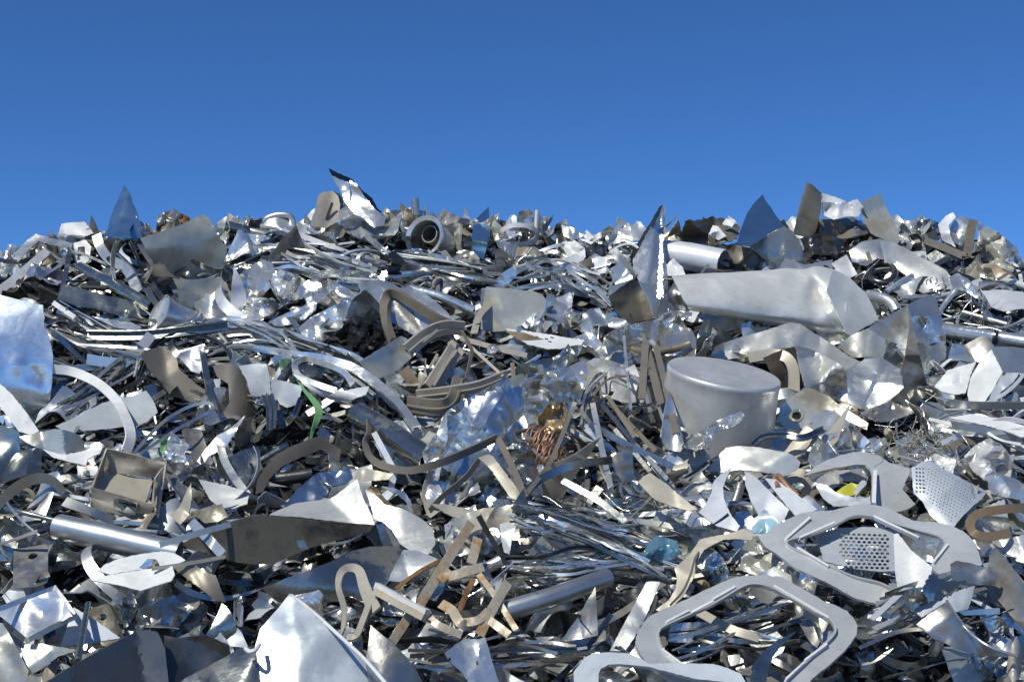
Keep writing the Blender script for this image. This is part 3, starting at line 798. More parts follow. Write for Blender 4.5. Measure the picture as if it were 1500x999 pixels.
S('quilted_sheet', 'sheet', 'pale dented sheet with ridges beside the black plastic', 'ridged pale sheet', 'bright',
  [(438,480),(456,464),(480,452),(506,440),(510,454),(513,470),(502,482),(486,494),(466,504),(446,500)], 22, 12, .22, amp=.022, nc=12, folds=[(440,490,510,456,-.5)])
S('plastic_bag', 'bag', 'glossy black crumpled plastic left of the arched strap', 'glossy black plastic', 'black',
  [(502,476),(514,466),(524,462),(540,470),(557,478),(566,498),(552,512),(532,528),(516,516),(506,496)], 25, -8, .16, amp=.04, nc=16, smooth=60)
R('arched_strap', 'strap', 'brown coated channel bent into a tall arch in front of the bright sheet', 'brown arched strap', 'bronze',
  [(572,500,.24),(564,474,.28),(562,448,.3),(568,432,.3),(580,432,.3),(606,448,.3),(640,468,.3),(668,480,.28)], 13, 'U', tilt=[60,50,30,-10,-35,-30,-25,-20])
S('lead_plate', 'plate', 'speckled grey plate stained black in the middle of the heap', 'speckled grey plate', 'tin',
  [(527,530),(552,514),(588,492),(596,496),(609,519),(596,530),(583,542),(566,550),(552,556),(540,548)], 12, 8, .24, amp=.006, folds=[(588,490,604,528,-.8)])
S('rusty_bracket', 'bracket', 'rusty orange bracket below the speckled grey plate', 'rusty orange bracket', 'amber', [(585,546),(597,535),(604,544),(617,564),(610,572),(600,566)], 10, 10, .28, amp=.003)
for pts, wd, mat, lab, lm in (
  ([(598,514,.30),(625,492,.32),(652,481,.32),(680,482,.28)], 20, 'beige', 'taupe channel at the top of the brown channel cluster', 'taupe channel cluster'),
  ([(632,570,.30),(650,542,.32),(668,512,.28)], 24, 'beige', 'taupe channel standing slanted in the channel cluster', None),
  ([(610,580,.32),(640,577,.34),(668,573,.36),(704,566,.34),(744,550,.30)], 15, 'beige', 'long taupe channel lying across the channel cluster', None),
  ([(596,592,.34),(630,597,.37),(655,595,.38),(668,582,.37),(676,554,.34)], 22, 'bronze', 'brown U bent channel at the bottom of the channel cluster', None)):
    R('taupe_channel', 'channel', lab, lm, mat, pts, wd, 'rib', h=7, tilt=-18, group='taupe coated channels in the middle')
R('thin_strap', 'strap', 'thin dark strap hanging beside the channel cluster', None, 'bronze', [(676,484,.32),(690,512,.34),(686,540,.34),(683,556,.34)], 5, 'flat', tilt=40)
for pts in ([(612,570,.3),(640,520,.28)], [(634,566,.34),(664,516,.34)], [(690,508,.3),(738,552,.32)], [(640,484,.36),(620,500,.36)]):
    R('narrow_strip', 'strip', 'narrow pale strip inside the taupe channel cluster', None, 'beige', pts, 4, 'box', h=5, smooth=False, group='narrow strips among the taupe channels')
S('round_corner_plate', 'plate', 'pale plate with a rounded corner and a yellow stain', 'round cornered pale plate', 'stained_pale',
  [(704,482),(708,450),(712,420),(745,423),(782,427),(794,431),(800,440),(799,454),(792,466),(776,476),(752,484),(722,486)], 20, 8, .24, amp=.004, warp=.006, folds=[(712,420,740,486,-.45)])
R('flange', 'strip', 'narrow bent flange left of the round cornered pale plate', None, 'beige', [(694,488,.24),(702,462,.26),(716,446,.26)], 10, 'L', tilt=20)
t = S('slotted_strip', 'strip', 'white slotted strip with an orange underside', 'white slotted strip', 'white',
  [(740,481),(767,484),(800,489),(835,495),(846,497),(856,498),(852,505),(838,506),(821,511),(800,511),(772,504)], 40, 0, .28, amp=.004, folds=[(740,484,850,508,-.6)],
  holes=[[(x, y), (x + 5, y + 1), (x + 5, y + 3), (x, y + 2)] for x, y in ((784,492),(798,495),(803,499),(806,493))])
S('underside', '', '', None, 'amber', [(738,484),(770,488),(800,498),(810,512),(790,508),(764,500)], 10, 0, .27, parent=t, amp=.003)
S('blue_scrap', 'scrap', 'torn blue folded scrap in the middle below the curly shavings', 'torn blue scrap', 'steelblue', [(850,478),(854,462),(864,452),(878,451),(884,462),(890,474),(880,500),(866,504),(856,494)], 38, 15, .22, amp=.014, folds=[(864,450,868,504,.7)])
S('plastic_clip', 'clip', 'small bright blue plastic clip beside the torn blue scrap', None, 'deepblue', [(891,462),(900,456),(904,462),(898,472),(892,472)], 20, 0, .3, amp=.004)
S('crumpled_band', 'sheet', 'dark mirror like crumpled band below the twisted spire', 'dark crumpled band', 'mirror',
  [(886,492),(904,482),(930,474),(960,468),(990,474),(1012,482),(1020,496),(1018,526),(996,524),(972,520),(944,530),(914,540),(892,536),(880,514)], 46, 10, .14, amp=.03, nc=14, folds=[(890,494,1018,496,.4)])
S('crinkled_sheet', 'sheet', 'pale crinkled sheet below the dark crumpled band', 'pale crinkled sheet', 'film',
  [(856,532),(872,524),(894,528),(916,536),(940,540),(954,566),(964,580),(946,590),(916,590),(884,580),(858,568)], 30, -12, .22, amp=.022, nc=12)
S('white_chip', 'scrap', 'bright white chip lying on the pale crinkled sheet', None, 'white', [(916,540),(930,534),(936,550),(932,572),(922,566)], 28, -20, .28, amp=.006)
# white shards beneath the middle crest
for poly, el, az, mat, lab, lm in (
  ([(822,356),(838,350),(856,360),(858,376),(846,392),(832,380)], 30, -22, 'white', 'white curled sheet below the middle crest', 'white curled sheet below the crest'),
  ([(814,385),(842,372),(856,374),(848,392),(836,410),(816,402)], 35, -10, 'pale', 'white angular sheet below the white curled sheet', None),
  ([(850,384),(872,372),(896,384),(888,400),(872,402)], 30, -25, 'pale', 'square pale sheet left of the tall twisted spire', 'square pale sheet'),
  ([(848,384),(866,376),(872,402),(858,400),(850,396)], 5, 25, 'olive', 'dull square side beside the square pale sheet', None),
  ([(893,368),(904,364),(922,384),(932,402),(926,410),(908,396)], 30, 10, 'alu', 'grey bent sheet left of the tall twisted spire', None),
  ([(846,410),(868,424),(852,432),(838,428)], 40, 0, 'bright', 'small bright sheet among the curly shavings', None),
  ([(890,396),(910,384),(926,404),(930,424),(908,430)], 26, -30, 'steelblue', 'pale blue sheet behind the dirty tin casing', None),
  ([(1140,395),(1150,378),(1180,388),(1220,380),(1220,398),(1180,402)], 50, 0, 'bright', 'bright sheet squeezed behind the dented tank', None),
  ([(822,330),(840,334),(856,346),(840,352),(826,346)], 30, 0, 'alu', 'small grey sheet on the middle crest', None)):
    S('bent_sheet', 'sheet', lab, lm, mat, poly, el, az, .17, amp=.008, nc=5)
# --- dented tank
t = thing('dented_tank', at(1130,470,.1), 'big dented silver tank lying flattened on its side', 'tank', 'big dented tank')
TD = float(D(1130, 470)) - .10
def tank():
    top = [(984,404),(1010,402),(1040,400),(1070,399),(1100,397),(1124,396),(1150,393),(1176,394),(1196,390),(1219,394),(1238,402)]
    bot = [(1010,455),(1028,458),(1048,462),(1070,465),(1096,470),(1120,473),(1148,478),(1172,482),(1198,487),(1222,491),(1243,493)]
    mid = top
    top, bot, mid = (catmull(np.array(p, float), 9) for p in (top, bot, mid))
    n = len(top); k = 44
    V = []; r = np.random.RandomState(3)
    for i in range(n):
        for j in range(k):
            a = math.pi * (j / (k - 1))                 # from the top ridge round the front to the bottom
            q = top[i] * (0.5 + .5 * math.cos(a)) + bot[i] * (.5 - .5 * math.cos(a))
            bulge = .17 * math.sin(a) ** .8
            # top leans back
            V.append((C0 + (TD + .001 * (q[0] - 1130) + .12 * math.cos(a) - bulge) * dirs(q[0], q[1])))
    V = np.array(V)
    px, py, _ = pix(V)
    q = np.stack([px, py], 1)
    d = creases(q, .008, 6, r)
    for (dx, dy, ra, kk) in ((1200,440,16,.05),(1196,420,13,.035),(1165,408,20,.02),(1080,420,18,.012),(1215,455,10,-.02),(1120,447,25,.010),(1040,415,22,.012)):
        d += 1.15 * kk * np.exp(-(((q - np.array([dx, dy])) / ra) ** 2).sum(1))
    d += .015 * np.exp(-(((px - 1206 - .45 * (py - 440)) / 7) ** 2))
    V = V + d[:, None] * dirs(px, py)
    F = []
    for i in range(n - 1):
        for j in range(k - 1):
            a = i * k + j
            F.append((a, a + 1, a + k + 1)); F.append((a, a + k + 1, a + k))
    V2, F2 = solidify(V, np.array(F)[:, ::-1], -.006)
    make_obj('tank_wall', V2, F2, 'pale_alu', t, 18)
    V, F = sheet_geo([(1219,396),(1242,405),(1256,418),(1269,431),(1279,450),(1287,468),(1266,480),(1243,494),(1234,474),(1222,450),(1211,426)], 22, 28, 0, amp=.003, nc=3, anchor=None)
    # carry the end plate to the tank's own depth
    px, py, dep = pix(V)
    V = C0 + ((V - C0).T * (1 + (TD - .05 - dep.mean()) / dep)).T
    make_obj('end_plate', V, F, 'pale_alu', t, 30)
tank()
S('dark_hollow_sheet', 'sheet', 'dark crumpled sheet under the left end of the dented tank', None, 'dull', [(976,432),(988,412),(1000,436),(1010,456),(996,462),(980,456)], 10, 20, .2, amp=.02)
# crumpled bright duct right of the tank
CD = thing('crumpled_duct', at(1320,380,.2), 'long bright crumpled duct sagging down from the right crest', 'duct', 'long crumpled duct')
S('duct_end', '', '', None, 'alu', [(1244,368),(1262,354),(1290,350),(1316,360),(1334,382),(1326,402),(1304,394),(1272,388),(1250,390)], 36, 0, .20, parent=CD, amp=.014, nc=8, curl=.07, curl_ang=70)
S('duct_wall', '', '', None, 'bright_dull', [(1290,352),(1306,354),(1324,362),(1344,374),(1368,386),(1386,396),(1396,410),(1396,424),(1372,424),(1352,430),(1336,421),(1328,404),(1312,392),(1296,384)], 36, -14, .24, parent=CD, amp=.014, nc=8, curl=.05, curl_ang=60)
R('seam_band', '', '', None, 'bronze', [(1276,348,.24),(1270,364,.27),(1276,386,.25)], 5, 'flat', parent=CD)
S('bright_flap', 'sheet', 'bright white flap at the end of the long crumpled duct', 'bright flap by the duct', 'bright', [(1390,406),(1402,400),(1418,408),(1437,432),(1430,437),(1412,426),(1396,424)], 34, -18, .24, amp=.01)
S('small_white_box', 'box', 'small white box end behind the end of the tank', 'small white box end', 'white', [(1218,386),(1240,373),(1248,388),(1256,402),(1244,408),(1226,398)], 25, -15, .22, amp=.004, folds=[(1240,372,1250,408,-.8)])
P = np.array([at(1292 + 19 * math.cos(a), 400 + 14 * math.sin(a), .16) for a in np.linspace(0, 2 * math.pi, 36)[:-1]])
V, F = sweep_geo(P, section('tube', .035, 0, 0), closed=True)
tag(make_obj('rubber_ring', V, F, 'dark'), 'dark ring lying under the long crumpled duct', 'ring'); LANDMARKS.append(('dark ring under the duct', 1292, 400))
R('bent_pipe', 'pipe', 'thick silver pipe curving below the dark ring', 'thick curving pipe', 'alu', [(1272,432,.2),(1290,436,.24),(1306,444,.24),(1314,456,.2)], 15, 'tube', hollow=.8)
R('rounded_bar', 'bar', 'bright rounded bar slanting up beside the long crumpled duct', None, 'bright', [(1298,428,.24),(1316,416,.26),(1336,405,.26)], 9, 'tube')
S('light_plate', 'plate', 'pale blue flat plate at the right edge below the crest', 'pale blue plate at the right edge', 'pale', [(1438,426),(1470,424),(1530,432),(1530,458),(1496,452),(1470,456),(1452,450)], 45, -5, .2, amp=.008)
R('white_pipe', 'pipe', 'white curved pipe at the right edge above the pale blue plate', None, 'white', [(1428,416,.22),(1450,412,.24),(1480,414,.24),(1520,426,.22)], 11, 'tube')
t = R('long_tube', 'tube', 'long bright tube running to the right edge of the heap', 'long tube at the right', 'bright', [(1374,482,.28),(1430,490,.3),(1530,506,.3)], 20, 'tube', hollow=.85, smooth=False)
R('collar', '', '', None, 'dark', [(1457,494.6,.312),(1460,495,.312)], 22.5, 'tube', parent=t, smooth=False, k=2)
# --- crumpled tall sheets at the right
t = thing('crumpled_shroud', at(1300,540,.24), 'big dark grey crumpled sheet with deep folds right of the pot', 'sheet', 'big dark crumpled sheet')
S('rolled_fold', '', '', None, 'tin', [(1227,508),(1245,492),(1270,481),(1296,496),(1318,520),(1322,543),(1296,528),(1272,522),(1250,524)], 4, 12, .24, parent=t, amp=.010, nc=6, curl=.05, curl_ang=120)
S('upright_fold', '', '', None, 'alu', [(1271,481),(1290,470),(1309,458),(1330,447),(1333,480),(1327,520),(1320,544),(1300,505)], 16, 12, .27, parent=t, amp=.006, nc=5)
S('shaded_fold', '', '', None, 'dull', [(1330,447),(1339,480),(1347,520),(1356,556),(1370,590),(1340,605),(1323,572),(1319,543),(1326,520),(1332,480)], -4, 26, .28, parent=t, amp=.012, nc=6)  # duller metal puts this fold's shade into its colour
S('lower_fold', '', '', None, 'alu', [(1240,542),(1266,526),(1290,523),(1321,542),(1324,572),(1300,591),(1270,601),(1243,592)], 36, 10, .27, parent=t, amp=.018, nc=6, folds=[(1290,523,1262,600,.9)])
S('bottom_fold', '', '', None, 'dull', [(1323,569),(1341,604),(1306,617),(1284,619),(1260,606),(1270,599),(1300,589)], 22, -4, .28, parent=t, amp=.010, nc=6)
S('mirror_column', 'sheet', 'tall blue mirroring sheet standing right of the dark crumpled sheet', 'tall blue mirroring sheet', 'mirror',
  [(1330,447),(1342,440),(1354,436),(1363,431),(1371,436),(1378,460),(1385,484),(1386,519),(1383,546),(1368,570),(1352,556),(1342,530),(1336,490)], 34, 14, .32, amp=.022, nc=10, folds=[(1362,430,1372,570,-.4)])
t = thing('folded_housing', at(1150,530,.24), 'large folded silver housing behind the round pot', 'housing', 'folded silver housing')
S('top_panel', '', '', None, 'bright_dull', [(1040,521),(1048,507),(1078,496),(1120,484),(1159,472),(1172,474),(1190,486),(1222,506),(1240,520),(1276,537),(1262,543),(1240,541),(1226,531),(1200,517),(1166,508),(1136,511),(1100,521),(1060,527)], 44, -4, .27, parent=t, amp=.015, nc=8, folds=[(1166,508,1160,470,.6)])
S('front_panel', '', '', None, 'bright_dull', [(1166,507),(1184,510),(1201,517),(1226,531),(1240,542),(1243,560),(1241,592),(1222,586),(1200,580),(1180,568),(1172,540)], 12, 4, .31, parent=t, amp=.022, nc=8, folds=[(1190,508,1222,592,-.7)])
S('recess_shade', '', '', None, 'brown', [(1118,524),(1146,512),(1166,508),(1174,540),(1178,566),(1158,580),(1140,580),(1130,548)], 4, 20, .16, parent=t, amp=.006)  # brown sheet, darkened to stand for the shade in the hollow
R('beige_arch', 'strip', 'beige arched strip behind the rim of the round pot', 'beige arch behind the pot', 'beige', [(1096,524,.26),(1130,519,.28),(1152,524,.28),(1162,542,.26),(1163,572,.24)], 16, 'flat', tilt=20)
t = S('holed_bracket', 'bracket', 'brassy grey bracket with a round hole right of the pot', 'bracket with a round hole', 'tin',
  [(1138,614),(1144,594),(1160,580),(1180,567),(1196,572),(1214,580),(1228,592),(1244,602),(1272,620),(1270,630),(1240,616),(1206,604),(1192,616),(1176,628),(1152,628)], 24, -6, .32, amp=.012, nc=5,
  holes=[[(1167 + 7 * math.cos(a), 609 + 6 * math.sin(a)) for a in np.linspace(0, 6.283, 13)[:-1]]])
P = np.array([at(1167 + 9 * math.cos(a), 609 + 8 * math.sin(a), .345) for a in np.linspace(0, 2 * math.pi, 25)[:-1]])
V, F = sweep_geo(P, section('tube', .014, 0, 0), closed=True)
make_obj('hole_rim', V, F, 'tin', t)
S('foil_sheet', 'foil', 'bright crumpled foil between the pot and the wire tangle', 'bright foil right of the pot', 'foil',
  [(1188,608),(1206,600),(1224,603),(1242,616),(1258,630),(1274,646),(1266,656),(1240,654),(1222,658),(1202,644),(1190,628)], 35, -12, .34, amp=.024, nc=14, res=5, rag=1)
R('clamp_strip', 'strip', 'bent shiny strip with a bolt at the foot of the pot', None, 'slate', [(1104,652,.34),(1120,640,.36),(1150,638,.36),(1176,642,.36),(1206,630,.36)], 9, 'C', tilt=20)
# --- round pot
t = thing('round_pot', at(1062,590,.3), 'round brushed aluminium pot standing upside down in the heap', 'pot', 'round aluminium pot')
def pot():
    s = (float(D(1061, 590)) - .32) / FPX
    p0 = C0 + (float(D(1061, 590)) - .32) * dirs(1061, 545)
    ax = np.array([.15, -.36, 1.0]); ax /= np.linalg.norm(ax)
    r = 84 * s; h = 135 * s
    V, F = lathe_geo([(r * .975, -.001), (r * .992, -.005), (r * 1.0, -.014), (r * .997, -.022), (r * .988, -.034), (r * .988, -.06), (r * 1.03, -h * .5), (r * 1.085, -h), (r * 1.065, -h), (r * 1.01, -h * .5)], 72)
    make_obj('pot_wall', turn(V, ax, p0), F, 'pot', t, 40)
    V, F = lathe_geo([(0, 0), (r * .5, .001), (r * .93, 0), (r * .975, -.001)], 72)
    make_obj('pot_base', turn(V, ax, p0), F, 'pot', t, 40)
pot()
S('cone_sheet', 'sheet', 'grey curved sheet leaning on the left side of the pot', None, 'alu', [(968,640),(974,600),(980,572),(990,600),(1002,652),(996,662),(976,658)], 8, 10, .34, amp=.004, curl=-.04)
R('dark_bar', 'bar', 'dark bar standing for the slat shadow on the left side of the round pot', 'slat shadow bar on the pot', 'bronze', [(960,506,.26),(974,560,.40),(990,634,.5)], 9, 'L', smooth=False)  # dark bar stands for the upright slat's cast shadow on the pot
R('dark_bar', 'bar', 'dark upright slat left of the round pot', None, 'bronze', [(938,484,.24),(952,530,.32),(968,592,.40)], 11, 'L', smooth=False, tilt=-20)
R('dark_bar', 'bar', 'short dark slat standing left of the upright slat by the pot', None, 'bronze', [(946,498,.34),(940,584,.34)], 10, 'L', smooth=False)
R('thin_rod', 'rod', 'thin grey rod standing left of the dark slats', None, 'alu', [(914,492,.32),(920,560,.34),(924,600,.34)], 4, 'box', smooth=False)
S('torn_tube', 'tube', 'torn dark half tube lying across the front of the pot', 'torn half tube in front of the pot', 'mirror',
  [(998,654),(1016,638),(1050,616),(1086,602),(1091,608),(1082,620),(1072,626),(1056,630),(1046,640),(1040,656),(1018,660)], 30, -20, .52, amp=.012, nc=8, folds=[(1000,652,1090,604,-.9)], span=1)
R('flat_bar', 'bar', 'long dark bar lying from the channel cluster down to the pot foot', 'long dark bar left of the pot', 'slate', [(864,621,.36),(920,652,.38),(986,684,.38)], 9, 'L', smooth=False)
R('flat_bar', 'bar', 'pale narrow bar standing left of the long dark bar', 'pale narrow bar', 'alu', [(868,590,.4),(880,650,.4),(894,712,.4)], 8, 'U', smooth=False)
R('dark_rod', 'rod', 'dark round rod crossing in front of the copper coil', 'dark rod by the copper coil', 'bronze', [(772,722,.46),(808,672,.46),(842,590,.4)], 6, 'box', smooth=True)
for i, (a, b_) in enumerate((((870,566),(960,660)),((880,590),(940,662)),((850,600),(880,640)),((890,580),(930,640)),((930,650),(978,702)),((900,628),(952,690)))):
    R('narrow_bar', 'bar', 'narrow dark slat in the fan of slats left of the pot', 'fan of narrow slats' if i == 0 else None, ['bronze', 'slate', 'dull'][i % 3], [(a[0], a[1], .3 + .02 * i), (b_[0], b_[1], .34)], 6, 'L', smooth=False, group='narrow slats left of the pot')
# --- mirror foil in the middle
MF = S('mirror_foil', 'foil', 'large crumpled mirror foil sheet reflecting the blue sky', 'large blue mirror foil', 'foil_blue',
  [(621,662),(632,646),(641,634),(654,603),(676,588),(702,574),(734,558),(766,547),(772,560),(774,600),(760,616),(744,626),(745,642),(756,668),(770,700),(764,728),(738,732),(704,734),(676,726),(650,722),(624,716),(630,690)],
  38, 4, .34, amp=.032, nc=18, folds=[(654,603,640,720,.6),(650,610,770,570,.25)], smooth=24)
S('crumpled_edge', '', '', None, 'foil', [(619,664),(632,644),(642,632),(654,604),(656,640),(648,676),(642,706),(652,728),(650,746),(634,742),(620,722),(626,694)], 26, -24, .37, parent=MF, amp=.016, nc=10, res=4)
S('mirror_box', 'sheet', 'crumpled mirror sheet folded like a box right of the blue mirror foil', 'mirror sheet folded like a box', 'mirror',
  [(764,562),(782,552),(802,545),(830,538),(856,526),(860,545),(856,570),(848,590),(840,586),(834,610),(820,640),(806,652),(790,660),(778,640),(768,604)], 16, -14, .36, amp=.026, nc=12, folds=[(766,566,858,540,.5),(846,530,832,612,-.8)], res=6)
S('brass_foil', 'foil', 'golden brown crumpled foil under the mirror sheet', 'golden foil under the mirror sheet', 'gold', [(788,612),(806,588),(826,590),(832,602),(824,626),(808,636),(792,630)], 15, 0, .40, amp=.016, nc=12, res=4)
S('drape', 'sheet', 'grey green rippled sheet hanging below the mirror sheet', 'rippled grey sheet', 'slate', [(742,652),(756,640),(772,650),(784,676),(792,700),(796,724),(776,728),(758,706),(746,680)], 30, -10, .36, amp=.018, nc=10)
# copper coil: many turns in one winding
t = thing('copper_coil', at(800,656,.34), 'copper winding of many fine turns in the middle of the heap', 'coil', 'copper coil')
def copper():
    for k, (p, q, rr) in enumerate((((778,638),(812,648),.035),((792,662),(822,672),.033),((806,684),(826,692),.024))):
        a, b_ = at(p[0], p[1], .36), at(q[0], q[1], .36)
        n = 9
        P = []
        u = (b_ - a) / np.linalg.norm(b_ - a); v = np.cross(u, nvec(20, 0)); v /= np.linalg.norm(v); w_ = np.cross(u, v)
        for i in range(n * 14 + 1):
            f_ = i / (n * 14); th = 6.283 * i / 14
            P.append(a + (b_ - a) * f_ + u * .006 * math.sin(2.3 * th + k) + rr * (1 + .16 * math.sin(1.7 * i / 14 + k)) * (v * math.cos(th) * 1.25 + w_ * math.sin(th) * (.8 + .2 * math.sin(i * .05))))
        V, F = sweep_geo(np.array(P), section('tube', .0065, 0, 0)[::2], view=np.array([.1, -1, .2]))
        make_obj('winding', V, F, 'copper', t)
copper()
S('rust_flake', 'scrap', 'dark red rusted scrap beside the copper coil', None, 'rust', [(824,676),(840,664),(852,674),(848,690),(830,694)], 25, 0, .3, amp=.012)
R('bent_strap', 'strap', 'long taupe strap bent over the blue mirror foil', 'long bent strap over the foil', 'bronze',
  [(540,598,.34),(541,632,.36),(536,648,.36),(542,668,.38),(562,682,.40),(598,689,.42),(640,680,.44),(690,660,.46),(729,641,.46)], 10, 'L', tilt=[60,50,40,30,20,0,-10,-20,-20])
R('bent_strap', 'strap', 'taupe strap end running down right of the blue mirror foil', None, 'bronze', [(729,641,.46),(744,670,.46),(758,700,.46),(768,728,.44)], 9, 'U', smooth=True)
S('taupe_channel', 'channel', 'taupe channel with a groove below the long bent strap', 'grooved taupe channel', 'beige', [(700,670),(716,665),(724,670),(740,692),(766,726),(755,740),(736,712),(718,686)], 30, -6, .44, amp=.002, nc=2, group='taupe coated channels in the middle')
R('dark_strip', 'strip', 'dark narrow strip slanting down left of the grooved taupe channel', None, 'bronze', [(704,671,.46),(682,700,.44),(650,726,.42),(630,748,.4)], 8, 'L', tilt=30)
S('taupe_channel', 'channel', 'short taupe channel right below the blue mirror foil', None, 'beige', [(632,738),(650,738),(702,748),(690,757),(672,760),(650,750)], 40, 10, .40, amp=.002, nc=2, group='taupe coated channels in the middle')
# --- left middle
t = S('shiny_sheet', 'panel', 'large shiny crinkled panel hanging over the left edge', 'large shiny panel at the left edge', 'silver_blue',
  [(-30,434),(0,432),(35,441),(63,447),(65,480),(72,492),(78,522),(76,560),(72,600),(69,630),(56,628),(40,606),(18,578),(0,562),(-30,540)], 4, 8, .40, amp=.005, nc=4, warp=.003, curl=.078, curl_ang=90, dents=[(52,548,8,.02),(24,535,9,-.015),(66,560,7,.02)])
S('rolled_lip', '', '', None, 'white', [(-20,548),(0,562),(18,578),(40,606),(57,632),(45,637),(28,632),(12,612),(0,596),(-20,580)], 26, -26, .40, parent=t, amp=.004, curl=.02, curl_ang=-40)
R('white_arc', 'hoop', 'wide white painted hoop strip curving over the dark hollow', 'wide white hoop', 'white', [(60,540,.36),(84,541,.38),(108,545,.4),(141,560,.42),(168,584,.42),(184,612,.42),(191,637,.4),(184,664,.36)], 13.5, 'flat', tilt=[0,0,10,15,25,30,30], th=.008)
S('hanging_sheet', 'sheet', 'dark grey sheet hanging at the left edge below the shiny panel', 'hanging grey sheet at the left edge', 'slate', [(-20,620),(6,624),(27,632),(31,676),(28,716),(0,706),(-20,700)], 16, 10, .30, amp=.006)
S('folded_sheet', 'sheet', 'grey brown wavy sheet between the shiny panel and the open box', 'wavy sheet above the open box', 'tin',
  [(28,640),(54,634),(80,628),(96,630),(116,637),(124,648),(124,657),(108,662),(90,667),(68,660),(46,652)], 14, 8, .34, amp=.012, curl=.05)
S('torn_flap', 'flap', 'white torn flap below the wavy sheet', None, 'white', [(62,658),(92,666),(124,660),(150,658),(146,664),(128,672),(126,682),(100,676),(78,670)], 45, -5, .32, amp=.008)
t = S('white_carton', 'carton', 'small white carton with a red mark left of the open box', 'small white carton', 'white', [(113,681),(122,683),(142,682),(146,690),(138,696),(114,696)], 20, -10, .36, amp=.002, nc=2)
S('red_mark', '', '', None, 'red', [(125,682),(134,679),(134,685),(128,687)], 24, -10, .374, parent=t, amp=.0)
S('dark_stripe', '', '', None, 'dark', [(122,684),(127,684),(126,696),(122,696)], 20, -10, .372, parent=t, amp=.0)
# open grey box
t = thing('open_box', at(188,712,.34), 'open taupe metal box with a latch plate, tipped toward the viewer', 'box', 'open taupe box')
def box():
    K = dict(amp=.003, nc=3)
    q = float(D(188, 712)) - .36
    def quad(name, pts, mat, par=t, res=9, th=.006):
        P = np.array([(x, y) for x, y, _ in pts], float); L = np.array([l_ for *_, l_ in pts])
        g = [(u, v) for u in np.linspace(0, 1, 7) for v in np.linspace(0, 1, 7)]
        V = []
        for u, v in g:
            p = P[0] * (1 - u) * (1 - v) + P[1] * u * (1 - v) + P[2] * u * v + P[3] * (1 - u) * v
            d_ = L[0] * (1 - u) * (1 - v) + L[1] * u * (1 - v) + L[2] * u * v + L[3] * (1 - u) * v
            V.append(C0 + (q - d_ + rng.uniform(-.002, .002) + .012 * math.sin(5 * u + 3 * pts[0][0]) * math.sin(4 * v + pts[0][1])) * dirs(p[0], p[1]))
        F = []
        for i in range(6):
            for j in range(6):
                a = i * 7 + j; F += [(a, a + 1, a + 8), (a, a + 8, a + 7)]
        F = np.array(F); V = np.array(V)
        a, b_, c_ = V[F[0, 0]], V[F[0, 1]], V[F[0, 2]]
        if np.cross(b_ - a, c_ - a) @ (C0 - a) < 0: F = F[:, ::-1]
        V, F = solidify(V, F, th)
        return make_obj(name, V, F, mat, par, 35)
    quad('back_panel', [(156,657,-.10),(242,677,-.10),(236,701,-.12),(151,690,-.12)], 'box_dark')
    quad('floor_panel', [(151,689,-.12),(224,704,-.12),(212,738,.02),(140,718,.02)], 'beige')
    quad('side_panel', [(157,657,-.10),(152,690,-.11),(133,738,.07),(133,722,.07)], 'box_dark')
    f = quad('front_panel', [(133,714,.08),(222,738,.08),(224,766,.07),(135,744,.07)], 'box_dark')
    quad('latch', [(168,727,.092),(201,737,.092),(198,755,.088),(165,745,.088)], 'beige', f)
    quad('latch_slot', [(170,730,.100),(199,739,.100),(198,743,.10),(169,734,.100)], 'dark', f)
    quad('side_flap', [(244,677,-.08),(228,700,.0),(222,760,.08),(233,758,.08)], 'beige')
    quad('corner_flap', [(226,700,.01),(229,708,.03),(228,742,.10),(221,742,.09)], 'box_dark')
box()
S('bronze_dome', 'sheet', 'brown curved sheet like a dome above the white bracket', 'brown domed sheet', 'bronze',
  [(206,520),(220,511),(236,508),(250,514),(259,526),(262,540),(280,556),(301,572),(300,588),(284,590),(266,584),(250,580),(236,560),(222,546)], 18, 5, .24, amp=.004, nc=3, folds=[(236,508,244,560,-.8),(232,552,288,588,.5)])
S('white_wedge', 'bracket', 'white wedge shaped bracket right of the brown domed sheet', 'white wedge', 'pale', [(259,520),(276,512),(297,505),(302,520),(293,547),(281,544)], 26, -20, .28, amp=.004, folds=[(297,505,284,546,-.6)])
R('glass_strip', 'strip', 'pale ribbed strip hanging down from the white wedge', None, 'slate', [(296,510,.32),(302,545,.32),(314,600,.3)], 9, 'U', tilt=20)
S('brown_arc_plate', 'plate', 'dark brown curved plate between the two white square plates', 'dark brown curved plate', 'bronze',
  [(311,536),(330,533),(349,536),(360,552),(362,572),(372,594),(378,604),(360,616),(340,618),(326,606),(336,590),(334,562),(318,552)], 12, 10, .26, amp=.004, curl=.06)
for poly, lab, lm, lift in (
  ([(349,536),(370,533),(390,533),(394,548),(397,577),(392,581),(368,580),(361,556)], 'pale square plate with a notched corner left of the green strip', 'pale notched plate', .30),
  ([(397,555),(420,559),(443,566),(440,580),(435,592),(420,597),(405,590),(398,575)], 'pale square plate folded down beside the green strip', 'pale plate by the green strip', .30),
  ([(214,572),(200,578),(150,590),(108,612),(81,624),(100,634),(134,630),(160,628),(212,620),(231,604),(226,590)], 'long pale grey plate lying inside the wide white hoop', 'long pale plate inside the hoop', .24)):
    S('pale_plate', 'plate', lab, lm, 'pale_grey', poly, 34, 12, lift, amp=.003, nc=3)
for pts in ([(397,580,.34),(401,600,.34),(400,628,.3)], [(440,586,.34),(432,606,.34),(420,618,.3)], [(388,580,.34),(394,600,.34),(394,632,.3)]):
    R('ribbed_strip', 'strip', 'curved ribbed edge strip hanging under the pale plates', None, 'slate', pts, 8, 'C', group='ribbed edge strips under the pale plates')
